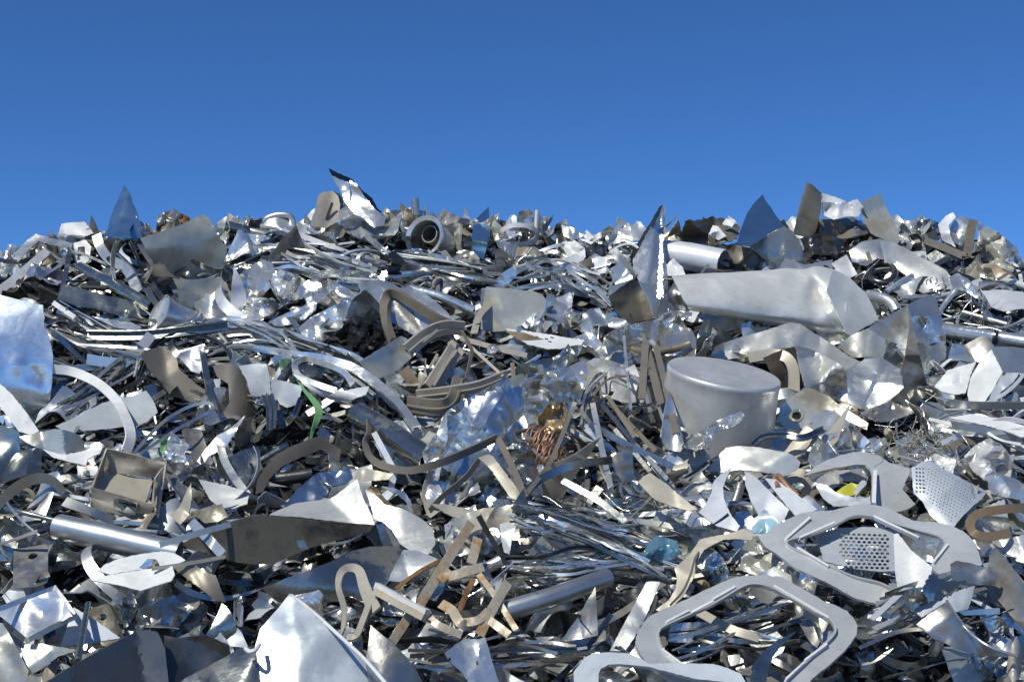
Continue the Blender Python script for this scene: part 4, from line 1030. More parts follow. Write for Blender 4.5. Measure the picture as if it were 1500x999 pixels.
R('torn_strip', 'strip', 'torn bright green plastic strip', 'green plastic strip', 'green', [(437,556,.28),(446,572,.32),(458,585,.34),(467,600,.36),(464,615,.36),(458,630,.34),(454,646,.3)], 8, 'flat', tilt=[30,-20,25,0,40,-10], taper=[.7,.5,1,1.3,1.1,.6,.4])
S('green_sheet', 'sheet', 'dark green plastic sheet behind the torn green strip', None, 'green_dark', [(408,528),(420,524),(430,540),(428,552),(412,548)], 30, 0, .2, amp=.006)
R('bright_hoop', 'hoop', 'long bright channel hoop arching down to the right of the white trough', 'long bright hoop', 'bright', [(400,530,.24),(420,522,.26),(451,522,.3),(486,528,.34),(521,540,.36),(559,566,.38),(584,590,.38),(610,624,.34)], 12, 'U', tilt=[0,0,10,20,30,30])
R('inner_hoop', 'hoop', 'narrow looped channel inside the long bright hoop', 'narrow loop inside the hoop', 'alu', [(516,564,.34),(506,548,.34),(489,538,.34),(465,530,.34),(448,526,.32),(434,532,.32),(434,544,.32),(444,554,.34),(468,564,.36),(492,572,.36)], 8, 'U', tilt=15)
S('white_trough', 'trough', 'white curved trough under the narrow loop', 'white trough', 'white', [(428,547),(446,553),(466,560),(500,573),(524,568),(541,566),(536,578),(520,584),(492,588),(470,581),(448,566)], 30, -15, .36, amp=.004, curl=.05, curl_ang=75)
R('steel_tube', 'tube', 'thick dark grey tube lying under the long bright hoop', 'thick dark tube under the hoop', 'slate', [(524,606,.28),(570,634,.32),(630,676,.32)], 34, 'tube', smooth=False, hollow=.9)
R('white_strip', 'strip', 'straight pale strip standing inside the bent strap loop', None, 'pale', [(548,634,.36),(562,660,.38),(578,690,.36)], 8, 'flat', smooth=False)
S('brown_strap', 'strap', 'wide brown strap bent over above the blue tray', 'wide brown strap', 'brown_strap',
  [(374,724),(377,702),(390,682),(403,666),(430,652),(459,641),(468,638),(484,648),(500,659),(497,674),(494,692),(480,690),(482,666),(470,658),(440,670),(412,684),(394,702),(386,720)], 2, 14, .36, amp=.004, nc=3)
R('thin_hoop', 'hoop', 'thin wire like hoop strip beside the open box', 'thin hoop beside the open box', 'alu', [(196,664,.38),(222,634,.38),(250,610,.38),(284,593,.38),(308,591,.38),(310,600,.4),(290,612,.4),(254,632,.4),(206,664,.4)], 4.5, 'L')
R('slim_channel', 'channel', 'long slim channel lying below the bucket', 'long slim channel', 'slate', [(128,494,.26),(200,494,.28),(270,488,.28),(334,480,.26)], 15, 'C', tilt=25)
R('square_tube', 'channel', 'short square tube end in front of the long slim channel', None, 'pale', [(208,508,.32),(222,490,.34)], 15, 'U', smooth=False)
S('foil_scrap', 'foil', 'small bright foil scrap with blue and green reflections above the open box', 'foil scrap above the open box', 'foil', [(240,668),(246,648),(252,632),(264,644),(278,652),(270,664),(280,690),(262,700),(250,690)], 24, 0, .38, amp=.03, nc=14, res=4)
S('green_flake', 'scrap', 'small green flake on the foil scrap above the open box', None, 'green', [(236,646),(246,640),(244,652),(240,668),(234,660)], 20, 0, .42, amp=.006)
S('bent_offcut', 'blade', 'pale bent blade with a raised point right of the open box', 'pale bent blade', 'alu',
  [(359,609),(350,624),(340,640),(330,656),(322,660),(306,668),(294,684),(286,690),(288,676),(300,658),(318,638),(338,626)], 26, -14, .38, amp=.006, nc=3)
R('curved_strip_piece', 'strip', 'pale curved strip running down from the bent blade', None, 'alu', [(322,650,.38),(330,676,.38),(344,700,.4),(362,724,.38)], 11, 'L', tilt=20)
S('grey_plate', 'plate', 'flat pale grey plate below the bent blade', 'flat plate below the bent blade', 'matte', [(291,702),(330,710),(366,722),(362,738),(344,744),(326,746),(308,732)], 45, 0, .36, amp=.002, nc=2)
S('olive_plate', 'plate', 'small olive triangular plate below the flat grey plate', 'small olive triangle', 'olive', [(280,750),(304,742),(325,738),(334,757),(318,764),(300,766)], 25, 0, .38, amp=.002)
S('curled_shard', 'shard', 'cream curled shard right of the open box', 'cream curled shard', 'beige', [(248,754),(262,744),(270,726),(280,706),(281,730),(276,756),(264,768)], 20, -15, .38, amp=.006, folds=[(282,704,262,768,.6)])
# --- lower left
t = R('fat_tube', 'tube', 'fat grey blue tube lying below the open box', 'fat tube below the open box', 'matte_blue', [(86,772,.34),(160,788,.38),(262,812,.34)], 37, 'tube', smooth=False, hollow=.92)
R('thin_tube', 'tube', 'thin blue grey tube end left of the fat tube', None, 'slate', [(8,744,.34),(40,752,.36),(80,762,.34)], 7, 'tube')
S('white_plate', 'plate', 'white scratched oval plate below the fat tube', 'white oval plate', 'white', [(142,836),(154,826),(172,819),(196,813),(221,809),(240,807),(256,810),(272,820),(260,826),(223,831),(190,836),(161,841)], 50, -6, .42, amp=.003, nc=2)
S('white_plate', 'plate', 'white pointed plate below the white oval plate', 'white pointed plate', 'white', [(132,850),(160,842),(194,836),(225,832),(253,829),(256,842),(250,851),(226,858),(206,865),(180,858),(160,854)], 42, -10, .42, amp=.004, nc=3)
S('brown_wedge', 'sheet', 'brown curved sheet right of the white pointed plate', 'brown curved sheet', 'bronze', [(254,832),(280,820),(298,838),(316,842),(322,858),(331,882),(316,880),(292,860),(272,846)], 22, 10, .40, amp=.004, curl=.05)
R('thin_strip', 'strip', 'long thin edge strip over the white oval plate', None, 'beige', [(222,833,.46),(270,826,.46),(330,815,.46)], 5, 'flat')
R('blue_strap', 'strip', 'blue grey strap slanting over the dark plate', 'blue strap over the dark plate', 'steelblue', [(280,764,.42),(304,788,.44),(326,812,.44)], 13, 'flat', smooth=False)
DT = S('dark_tray', 'plate', 'large underside darkened for shade, with a pale stain, hanging under a bright sheet', 'large dark plate', 'grime',
  [(256,800),(300,780),(340,764),(373,754),(420,758),(480,764),(548,769),(541,779),(500,790),(455,802),(400,826),(366,826),(338,822),(306,812)], -8, 6, .44, amp=.004, nc=3, thick=.006, span=.9)
S('bird_stain', '', '', None, 'slate', [(436,778),(440,788),(446,792),(452,804),(440,806),(436,798),(433,786)], -4, 6, .485, amp=.001, thick=.002, parent=DT)
R('rim', '', '', None, 'tin', [(234,798,.47),(300,778,.49),(376,757,.50)], 8, 'L', parent=DT, smooth=False)
S('bright_sheet', 'sheet', 'bright folded sheet with a ribbed corner above the large dark plate', 'bright sheet with a ribbed corner', 'bright_dull',
  [(394,754),(410,746),(432,737),(460,733),(484,730),(504,716),(523,701),(531,726),(540,746),(549,768),(524,767),(490,763),(440,757)], 30, -22, .48, amp=.004, nc=3, folds=[(484,730,520,768,-.7)])
S('blue_tray', 'tray', 'small mirror tray reflecting blue sky above the bright folded sheet', 'small blue tray', 'mirror_blue', [(416,742),(426,728),(436,716),(450,704),(465,692),(470,702),(484,708),(480,722),(466,734),(440,740)], 46, 10, .46, amp=.006)
S('mirror_tray', 'tray', 'mirror tray side with ribs above the ribbed corner of the bright sheet', None, 'mirror_blue', [(466,692),(490,690),(512,684),(517,700),(506,708),(486,712),(472,704)], 48, -4, .46, amp=.008)
S('pink_block', 'block', 'pale pinkish block right of the mirror tray', None, 'beige', [(519,702),(524,690),(532,684),(550,689),(576,694),(570,702),(548,704),(530,704)], 25, -15, .44, amp=.004, folds=[(548,684,546,706,.7)])
t = S('curled_sheet', 'sheet', 'curled grey sheet bending down to a bright end right of the bright folded sheet', 'curled grey sheet', 'bright_dull',
  [(535,717),(548,722),(562,738),(588,744),(604,752),(618,760),(634,774),(636,786),(638,796),(627,812),(612,808),(600,806),(584,794),(574,776),(560,764),(548,760),(544,742)], 34, 4, .42, amp=.004, nc=3, folds=[(572,790,640,768,-.7)])
S('rust_lining', '', '', None, 'amber', [(534,718),(542,712),(554,718),(566,732),(580,744),(570,746),(552,738)], 28, 0, .46, parent=t, amp=.008)
S('raised_edge', '', '', None, 'bright', [(559,712),(575,714),(592,720),(602,733),(601,752),(596,736),(584,724),(570,718)], 20, 20, .46, parent=t, amp=.003)
S('blue_white_sheet', 'sheet', 'smooth pale blue sheet left of the rusty bars', 'smooth pale blue sheet', 'matte_blue', [(568,850),(578,828),(591,805),(612,806),(636,816),(643,820),(626,832),(606,841),(586,852)], 44, -12, .40, amp=.003, nc=2)
S('dark_trough', 'trough', 'long dark curved trough below the large dark plate', 'long dark trough', 'slate', [(384,862),(420,846),(450,836),(480,824),(516,806),(544,800),(580,800),(602,808),(586,822),(560,862),(520,878),(460,884),(410,884)], 30, 18, .34, amp=.008, curl=.08, curl_ang=80)
R('beige_arch', 'strap', 'taupe strap bent in a narrow arch left of the rusty bars', 'narrow taupe arch', 'beige', [(503,926,.44),(504,892,.46),(496,860,.48),(500,838,.48),(512,831,.48),(526,836,.48),(535,862,.46),(550,896,.44)], 13, 'flat', tilt=[70,65,55,10,0,-10,-15,-20], taper=[1,1,.8,.8,.9,1.2,1.5])
R('bent_strap', 'strap', 'short taupe strap curving up below the narrow arch', None, 'beige', [(508,934,.44),(522,930,.46),(532,908,.46),(540,886,.44)], 10, 'flat', tilt=40)
# rusty bars
for pts, wd, kind, mat, lab, lm in (
  ([(690,766,.5),(653,824,.52),(614,886,.5)], 13, 'flat', 'rustbar', 'longest rusty flat bar leaning in the bunch of rusty bars', 'bunch of rusty bars'),
  ([(646,848,.5),(676,839,.5),(708,830,.48)], 12, 'flat', 'rustbar', 'short rusty bar crossing behind the longest rusty bar', None),
  ([(700,788,.46),(690,826,.46)], 13, 'flat', 'rustbar', 'small upright rusty bar at the top right of the rusty bunch', None),
  ([(698,836,.46),(726,874,.5),(756,922,.46)], 8, 'L', 'rustbar', 'thin pale rusty bar slanting down right in the rusty bunch', None),
  ([(744,853,.5),(722,890,.52),(702,930,.48)], 13, 'flat', 'rustbar', 'rightmost rusty bar of the bunch, standing upright', None),
  ([(622,894,.56),(640,914,.54),(676,930,.5)], 10, 'flat', 'rustbar', 'curved rusty strip at the bottom of the rusty bunch', None),
  ([(646,884,.5),(662,894,.52),(674,912,.52),(690,916,.48)], 13, 'flat', 'rustbar', 'S curved rusty strip inside the rusty bunch', None),
  ([(676,912,.5),(700,908,.52),(716,894,.5)], 11, 'flat', 'rustbar', 'brown rusted hook at the foot of the rightmost rusty bar', None),
  ([(714,906,.5),(730,918,.5),(746,930,.48)], 11, 'flat', 'rustbar', 'short orange rusted piece right of the rusty hook', None),
  ([(694,848,.46),(684,868,.46),(672,896,.44)], 7, 'flat', 'rust', 'thin orange rusted strip in the middle of the rusty bunch', None),
  ([(644,850,.52),(660,836,.5)], 12, 'flat', 'rustbar', 'small orange patch of bar beside the crossing rusty bar', None),
  ([(580,862,.48),(612,838,.5),(646,820,.46)], 5, 'flat', 'rust', 'thin brown strip behind the longest rusty bar', None),
  ([(600,900,.46),(588,920,.46),(574,940,.44)], 12, 'flat', 'rustbar', 'grey brown strip below the boxed rusty bar', None)):
    R('rusty_bar', 'bar', lab, lm, mat, pts, wd, kind, tilt=12, group='rusty bars in the lower middle')
t = R('boxed_bar', 'bar', 'thick square bar with lit top coloured white and rusty side left of the rusty bunch', 'thick sunlit topped bar', 'white', [(552,858,.52),(588,878,.56),(626,898,.58)], 9, 'box', h=8, smooth=False, tilt=-15, group='rusty bars in the lower middle')  # white colour stands for sunlight on the rusty bar's top
R('rusty_side', '', '', None, 'rustbar', [(550,866,.52),(586,886,.56),(622,905,.58)], 9, 'box', h=7, smooth=False, parent=t)
R('fat_tube', 'tube', 'fat blue grey tube lying right of the rusty bars', 'fat tube right of the rusty bars', 'matte_blue', [(736,896,.42),(810,874,.44),(890,846,.42)], 27, 'tube', smooth=False, hollow=.9)
S('ridge_wedge', 'sheet', 'dark wedge shaped sheet with a shiny ridge at the bottom left', 'dark wedge at the bottom left', 'wedge',
  [(60,1004),(100,978),(150,950),(199,924),(216,922),(231,926),(242,950),(247,1004)], 14, -2, .50, amp=.003, nc=3, folds=[(199,922,212,1004,-1.0)], thick=.006)
S('blackish_sheet', 'sheet', 'dark stained sheet right of the dark wedge', None, 'dark', [(240,930),(262,934),(300,930),(334,944),(338,958),(300,980),(262,1004),(246,1004)], 20, 16, .44, amp=.008)  # whole sheet in near-black metal
t = S('bright_tray', 'tray', 'bright mirror tray with raised rims at the lower left', 'bright tray at the lower left', 'bright',
  [(-20,890),(0,893),(40,878),(80,864),(94,880),(106,902),(74,918),(40,935),(20,918),(0,902),(-20,898)], 32, -20, .48, amp=.006, nc=4, dents=[(60,900,18,.02)])
R('rim', '', '', None, 'alu', [(-20,900,.5),(0,891,.5),(40,876,.52),(81,861,.52)], 7, 'box', h=7, smooth=False, parent=t)
R('rim', '', '', None, 'alu', [(80,862,.52),(94,880,.53),(109,903,.52)], 7, 'box', h=9, smooth=False, parent=t)
R('rim', '', '', None, 'tin', [(108,904,.52),(74,920,.54),(40,938,.52)], 7, 'box', h=9, smooth=False, parent=t)
S('paper_plate', 'sheet', 'pale flat four sided sheet right of the bright tray', 'pale sheet right of the tray', 'pale_blue', [(88,946),(98,918),(108,889),(134,904),(160,922),(176,934),(140,940)], 42, 4, .44, amp=.002, nc=2)
R('thin_rod', 'rod', 'thin dark pole standing in front of the pale sheet', 'thin pole by the tray', 'slate', [(129,884,.5),(122,924,.52),(114,968,.52)], 8, 'tube', smooth=False)
S('tapered_sheet', 'sheet', 'olive grey tapered blade below the bright tray', None, 'tin', [(36,944),(60,942),(112,952),(84,962),(60,980),(40,990),(30,970)], 22, -10, .48, amp=.004)
S('curled_piece', 'sheet', 'grey curled sheet in the bottom left corner', 'curled sheet in the bottom left corner', 'tin', [(-20,910),(4,912),(18,936),(42,982),(36,1004),(-20,1004)], 22, -14, .46, amp=.008, folds=[(4,910,40,990,-.6)])
BP = S('big_plate', 'plate', 'large pale blue creased plate at the bottom, glow painted along its right edge', 'large pale plate at the bottom', 'blue_white',
  [(381,920),(392,908),(408,890),(424,869),(430,872),(436,879),(456,896),(478,914),(505,940),(531,965),(552,988),(566,1004),(384,1004),(378,970),(374,945)],
  28, 14, .56, amp=.006, nc=4, folds=[(424,870,440,1004,.4)], thick=.006)
R('edge_glow', '', '', None, 'white', [(427,872,.60),(456,894,.60),(505,938,.60),(536,967,.60),(568,1004,.60)], 5, 'tube', parent=BP)  # white rod puts the glow of the sunlit edge into colour
S('wing_plate', 'plate', 'glossy blue grey sheet left of the large pale plate at the bottom', 'glossy sheet at the bottom', 'slate', [(256,1004),(276,990),(300,978),(330,962),(352,948),(368,946),(378,956),(388,1004)], 44, -8, .52, amp=.006, nc=4)
R('seal_ring', 'ring', 'small white ring where the large pale plate meets the glossy sheet', None, 'white', [(360,950,.6),(366,954,.62),(374,952,.62),(380,944,.6)], 6, 'tube')
S('bronze_cone', 'sheet', 'bronze grey pointed sheet right of the large pale plate', 'bronze pointed sheet', 'dull', [(536,970),(540,940),(543,915),(556,926),(574,940),(594,960),(612,984),(622,1004),(540,1004)], 24, 14, .50, amp=.004, curl=.04)
S('notched_piece', 'bracket', 'grey bent bracket with small holes at the bottom middle', 'bent bracket at the bottom', 'alu', [(652,956),(666,944),(682,935),(700,936),(711,933),(718,958),(726,984),(732,1004),(690,1004),(676,984),(662,972)], 20, 0, .50, amp=.008, folds=[(694,934,704,1004,-.7)],
  holes=[[(657,964),(661,962),(662,966),(658,968)],[(697,968),(701,967),(702,973),(698,974)]])
# --- lower right: pressed frames
FR = 'pressed frames at the lower right'
t = S('pressed_frame', 'frame', 'upper grey pressed frame with a yellow scrap in its opening', 'upper pressed frame', 'matte',
  [(1178,696),(1196,682),(1213,673),(1232,666),(1251,662),(1268,662),(1286,666),(1302,677),(1318,682),(1335,687),(1328,702),(1322,716),(1332,728),(1341,738),(1328,746),(1313,750),(1295,746),(1278,740),(1277,716),(1277,694),(1275,687),(1268,681),(1256,680),(1230,684),(1206,689),(1184,695)],
  46, 4, .40, amp=.003, nc=3, group=FR, warp=.02, thick=.010, res=6)
R('rib', '', '', None, 'white', [(1282,690,.428),(1280,738,.428)], 5, 'box', h=4, parent=t, smooth=False)
t = S('pressed_frame', 'frame', 'big grey pressed frame around the perforated panel', 'middle pressed frame', 'matte',
  [(1111,786),(1120,781),(1138,770),(1154,760),(1170,753),(1186,749),(1204,748),(1221,747),(1236,743),(1251,739),(1272,738),(1290,741),(1305,746),(1321,754),(1337,762),(1353,764),(1369,764),(1390,769),(1410,777),(1420,785),(1428,796),(1434,810),(1439,826),(1424,838),(1392,852),(1378,842),(1364,833),(1368,826),(1380,806),(1385,797),(1380,789),(1369,784),(1342,777),(1315,769),(1296,762),(1278,757),(1261,755),(1245,757),(1221,770),(1190,782),(1160,790),(1150,796),(1156,802),(1184,815),(1216,831),(1251,847),(1288,856),(1312,868),(1316,886),(1294,886),(1272,881),(1251,875),(1230,863),(1208,851),(1188,842),(1167,832),(1150,820),(1135,809),(1120,800)],
  46, 2, .50, amp=.004, nc=3, group=FR, warp=.02, thick=.010, res=6, anchor=(1270,810))
for a, b_ in (((1150,792),(1185,761)),((1168,805),(1214,832)),((1280,759),(1346,790)),((1366,826),(1387,800)),((1170,790),(1221,768))):
    R('rib', '', '', None, 'white', [(a[0], a[1], .0), (b_[0], b_[1], .0)], 3, 'box', h=3, parent=t, smooth=False)
def lip(frame, pts, el, az, anchor, lift):
    """the turned-up inner edge of a pressed frame"""
    n = nvec(el, az); t0 = float(D(*anchor)) - lift
    A = C0 + t0 * dirs(*anchor)
    q = catmull(np.array(pts, float), 4)
    dd = dirs(q[:, 0], q[:, 1])
    P = C0 + ((n @ (A - C0)) / (dd @ n))[:, None] * dd + n * .002
    V, F = sweep_geo(P, section('box', .006, .011, 0), view=n)
    make_obj('inner_lip', V, F, 'matte', frame, 40)
def ribs_on(o, el, az, anchor, lift):
    """seat the ribs on the frame's own plane"""
    n = nvec(el, az); t0 = float(D(*anchor)) - lift
    A = C0 + t0 * dirs(*anchor)
    for c in o.children:
        if not c.name.startswith('rib'): continue
        me = c.data; loc = np.array(o.location)
        V = np.array([tuple(v.co) for v in me.vertices]) + loc
        g = V.mean(0); px, py, dep = pix(V)
        d = dirs(px, py)
        tt = (n @ (A - C0)) / (d @ n)
        off = dep - dep.mean()
        V = C0 + (tt + np.clip(off * .0, 0, 0))[:, None] * d
        # keep the bar's height: every second face of the section lies proud of the plane
        k = np.arange(len(V)) % 4
        V = V + n * np.where((k == 2) | (k == 3), .010, -.003)[:, None]
        for v, p in zip(me.vertices, V): v.co = Vector(p - loc)
        me.update()
ribs_on(t, 46, 2, (1270,810), .50)
lip(t, [(1368,826),(1380,806),(1384,797),(1379,790),(1368,785),(1342,778),(1315,770),(1296,763),(1278,758),(1261,756),(1245,758),(1221,771),(1190,783),(1160,791),(1152,796),(1158,803),(1184,815),(1216,831),(1251,846),(1288,855),(1312,867)], 46, 2, (1270,810), .50)
fo = [(931,942),(934,926),(942,912),(953,901),(972,892),(993,883),(1024,868),(1058,852),(1074,846),(1090,843),(1114,842),(1138,843),(1151,848),(1180,864),(1208,881),(1226,887),(1240,894),(1250,904),(1256,916),(1255,929),(1246,942),(1237,953),(1214,974),(1189,994),(1180,1006),
      (1142,1006),(1150,998),(1166,984),(1181,970),(1202,950),(1221,932),(1224,921),(1216,909),(1194,897),(1174,885),(1150,872),(1132,862),(1116,857),(1100,856),(1085,861),(1060,876),(1036,889),(1002,904),(971,918),(964,925),(963,934),(969,953),(984,966),(1006,982),(1024,996),(1030,1006),(1004,1006),(985,998),(962,982),(945,967),(936,954)]
t = S('pressed_frame', 'frame', 'lowest large grey pressed frame with an open dark window', 'lower pressed frame', 'matte', fo, 50, 2, .62, amp=.004, nc=3, group=FR, warp=.02, thick=.010, res=6, anchor=(1095,930))
for a, b_ in (((975,914),(1008,897)),((1012,900),(1042,884)),((1044,880),(1076,862)),((1134,861),(1214,908)),((970,954),(1010,984)),((1178,970),(1210,946)),((1150,998),(1176,974))):
    R('rib', '', '', None, 'white', [(a[0], a[1], .0), (b_[0], b_[1], .0)], 3, 'box', h=3, parent=t, smooth=False)
ribs_on(t, 50, 2, (1095,930), .62)
lip(t, [(1151,997),(1166,984),(1181,970),(1202,950),(1220,932),(1223,921),(1215,909),(1194,898),(1174,886),(1150,873),(1132,863),(1116,858),(1100,857),(1085,862),(1060,877),(1036,890),(1002,905),(972,919),(965,926),(964,934),(970,952),(984,965),(1006,981),(1023,995)], 50, 2, (1095,930), .62)
S('pressed_frame', 'frame', 'bottom pressed frame half cut off by the lower edge of the photo', 'bottom pressed frame', 'pale_grey',
  [(841,1006),(840,984),(848,974),(856,963),(869,956),(896,955),(923,957),(938,964),(952,972),(978,971),(1010,971),(1044,972),(1066,978),(1085,986),(1096,1006),(1070,1006),(1060,998),(1020,994),(980,984),(950,976),(928,974),(908,972),(891,973),(880,979),(877,986),(877,1006)],
  48, -4, .60, amp=.003, nc=2, group=FR, warp=.02, thick=.010, res=6, anchor=(960,975))
# perforated panel
hx = []
for r_ in range(11):
    for c_ in range(13):
        x = 1228 + c_ * 7.6 + (3.8 if r_ % 2 else 0) ; y = 782 + r_ * 5.3 + (x - 1228) * .03
        if 1228 - 0 + (836 - y) * .0 < x < 1304 and 778 < y < 833 and not (x < 1236 and y > 815) and not (x < 1232 and y < 782):
            hx.append([(x + 2.9 * math.cos(a), y + 2.0 * math.sin(a)) for a in np.linspace(0, 6.283, 9)[:-1]])
sl = [[(1199 + 1.0 * k, 786 + 4 * k), (1214 + k, 787 + 4 * k), (1214 + k, 788.6 + 4 * k), (1199 + k, 787.6 + 4 * k)] for k in range(3)]
S('perforated_plate', 'panel', 'pale panel perforated with large round holes inside the middle frame', 'panel with large round holes', 'pale_grey',
  [(1193,784),(1210,778),(1229,773),(1258,772),(1288,772),(1309,777),(1311,806),(1311,836),(1290,837),(1272,835),(1250,832),(1229,827),(1216,824),(1206,821),(1203,808),(1199,797)],
  48, -4, .47, amp=.003, nc=2, holes=hx + sl, res=5, thick=.004)
S('white_wing', 'sheet', 'smooth white triangular sheet over the right part of the perforated panel', 'white triangle over the panel', 'white',
  [(1309,782),(1316,781),(1324,792),(1334,805),(1350,818),(1366,830),(1362,846),(1352,860),(1341,866),(1331,871),(1322,878),(1314,883),(1316,862),(1312,838),(1310,810)], 40, -14, .58, amp=.004, nc=2, curl=-.03, curl_ang=20)
S('yellow_scrap', 'scrap', 'yellow plastic scrap inside the opening of the upper frame', 'yellow plastic scrap', 'yellow', [(1222,722),(1234,713),(1246,707),(1258,709),(1268,716),(1271,722),(1254,724),(1238,727)], 42, 0, .33, amp=.006)
S('clear_film', 'film', 'crumpled pale film under the upper frame', 'pale film under the upper frame', 'film', [(1184,698),(1210,690),(1240,688),(1264,686),(1272,700),(1262,706),(1238,704),(1220,716),(1200,712)], 40, 10, .31, amp=.014, nc=8)
S('white_fold', 'sheet', 'white bent flap below the yellow scrap', None, 'pale_grey', [(1192,706),(1210,710),(1226,722),(1250,728),(1274,726),(1276,738),(1250,740),(1222,742),(1206,730)], 44, -6, .37, amp=.006)
# perforated sheet with fine holes
hs = []
for r_ in range(15):
    for c_ in range(16):
        u, v = c_ / 15., r_ / 14.
        a0 = np.array([1362, 682.]); ex = np.array([72., 40.]); ey = np.array([-14., 66.])
        p = a0 + ex * u + ey * v
        if inside(np.array([(1352,690),(1364,680),(1398,700),(1434,722),(1416,742),(1394,764),(1360,732),(1352,712)], float), p[None])[0]:
            hs.append([(p[0] + 1.15 * math.cos(a), p[1] + 1.0 * math.sin(a)) for a in np.linspace(0, 6.283, 6)[:-1]])
sq = []
for c_ in range(3):
    for r_ in range(7):
        p = np.array([1341 + c_ * 5.0 + r_ * .1, 684.5 + c_ * -1.2 + r_ * 5.6 + c_ * 1.5])
        sq.append([(p[0], p[1]), (p[0] + 3, p[1] + .8), (p[0] + 3, p[1] + 3.2), (p[0], p[1] + 2.4)])
S('perforated_sheet', 'sheet', 'curved grey sheet with fine perforations right of the upper frame', 'finely perforated sheet', 'pale_grey',
  [(1335,685),(1348,678),(1360,673),(1378,684),(1398,695),(1424,708),(1446,720),(1436,732),(1424,742),(1408,758),(1396,773),(1378,768),(1362,754),(1351,734),(1338,722)], 46, 16, .42, amp=.006, nc=5, holes=hs + sq, res=4.5, curl=.11, curl_ang=35)
R('amber_strip', 'strip', 'amber brown strip bent into a hook at the right edge', 'amber hook strip', 'amber', [(1530,742,.40),(1490,744,.44),(1452,748,.46),(1430,754,.46),(1421,766,.46),(1426,780,.46),(1446,786,.44),(1480,780,.42)], 12, 'flat', tilt=[-10,-10,-10,0,30,10,0])
S('film_wad', 'film', 'cloudy crumpled film at the right edge above the amber strip', 'cloudy film at the right', 'film', [(1412,668),(1428,652),(1448,642),(1468,652),(1484,676),(1480,698),(1466,712),(1446,704),(1426,690)], 30, -6, .34, amp=.024, nc=12)
S('cloudy_sheet', 'sheet', 'translucent looking grey sheet below the amber strip', None, 'film', [(1440,772),(1470,790),(1530,776),(1530,830),(1490,822),(1456,796)], 38, 4, .36, amp=.01)
S('pointed_sheet', 'sheet', 'dark pointed leaf of sheet right of the middle frame', 'dark leaf of sheet', 'dull', [(1393,826),(1402,821),(1420,824),(1447,832),(1462,842),(1458,856),(1436,857),(1414,853),(1396,851)], 8, 16, .60, amp=.004)
DW = S('dark_sheet', 'sheet', 'large dark sheet with a bright edge at the right border', 'large dark sheet at the right border', 'dull', [(1450,808),(1458,800),(1476,822),(1500,854),(1530,890),(1530,950),(1500,925),(1476,896),(1452,868),(1446,840)], 0, -16, .50, amp=.004)
R('bright_edge', '', '', None, 'beige', [(1452,798,.54),(1480,832,.54),(1530,892,.52)], 5, 'tube', parent=DW)
CB = S('curved_sheet', 'blade', 'brown curved sheet piece with a bright rim in the lower right', 'brown curved sheet piece', 'dull', [(1342,914),(1364,898),(1387,882),(1401,902),(1412,916),(1423,929),(1450,946),(1488,960),(1470,962),(1440,960),(1410,952),(1380,940),(1369,936)], 14, 10, .58, amp=.004, curl=.04)
R('bright_rim', '', '', None, 'bright', [(1387,880,.62),(1402,903,.62),(1424,929,.62),(1452,948,.62),(1489,961,.6)], 4, 'tube', parent=CB)
S('beige_horn', 'scrap', 'pale beige curved horn in the bottom right corner', 'beige horn in the corner', 'beige', [(1474,984),(1477,960),(1482,944),(1490,932),(1497,946),(1498,970),(1494,992),(1484,1000)], 15, 30, .56, amp=.004, curl=.06, curl_ang=0)
S('jagged_band', 'sheet', 'jagged grey torn band below the white triangle over the panel', 'jagged torn band', 'slate', [(1318,888),(1332,878),(1331,864),(1352,860),(1366,838),(1384,850),(1416,850),(1400,862),(1380,876),(1352,884),(1330,896)], 28, 8, .60, amp=.014, nc=8, rag=2)
S('grey_flap', 'sheet', 'pale grey flap below the jagged torn band', None, 'pale_grey', [(1336,892),(1360,884),(1394,868),(1428,857),(1424,874),(1418,892),(1400,896),(1384,882),(1350,904)], 40, 0, .56, amp=.004)
# white pieces left of the frames
S('white_sheet', 'sheet', 'bright white curled sheet below the round pot', 'white curled sheet below the pot', 'bright_dull', [(1036,690),(1048,672),(1064,656),(1084,653),(1104,654),(1128,658),(1150,662),(1164,668),(1173,677),(1168,688),(1152,696),(1134,694),(1110,690),(1084,688),(1058,692)], 34, -16, .44, amp=.008, nc=4, curl=.05, curl_ang=20)
S('white_crescent', 'sheet', 'white crescent shaped sheet left of the middle frame', 'white crescent', 'matte_white', [(1072,685),(1064,700),(1059,714),(1060,728),(1064,740),(1072,756),(1084,770),(1079,778),(1064,774),(1050,770),(1036,760),(1023,750),(1034,738),(1042,722),(1045,706),(1056,694)], 42, -8, .46, amp=.003, nc=2)
S('white_sheet', 'panel', 'smooth white panel between the crescent and the middle frame', 'white panel by the crescent', 'matte_white', [(1091,690),(1108,700),(1122,714),(1140,732),(1156,746),(1150,758),(1142,767),(1126,758),(1112,756),(1100,734),(1092,710)], 40, -10, .46, amp=.003, nc=2)
S('white_sheet', 'panel', 'white long panel running under the upper frame', 'white long panel', 'matte_white', [(1120,700),(1136,702),(1156,716),(1178,732),(1198,746),(1184,752),(1166,756),(1150,738),(1134,718)], 44, -8, .47, amp=.003, nc=2)
R('copper_loop', 'loop', 'short copper coloured pipe loop beside the upper frame', 'copper loop by the upper frame', 'copper', [(1170,728,.46),(1156,716,.48),(1146,704,.5),(1140,697,.5),(1135,702,.5),(1140,714,.5)], 8, 'tube')
S('film_scrap', 'film', 'pale turquoise film scrap left of the middle frame', 'turquoise film scrap', 'teal', [(1100,772),(1114,760),(1130,758),(1142,768),(1130,778),(1116,782),(1104,780)], 40, 0, .5, amp=.012)
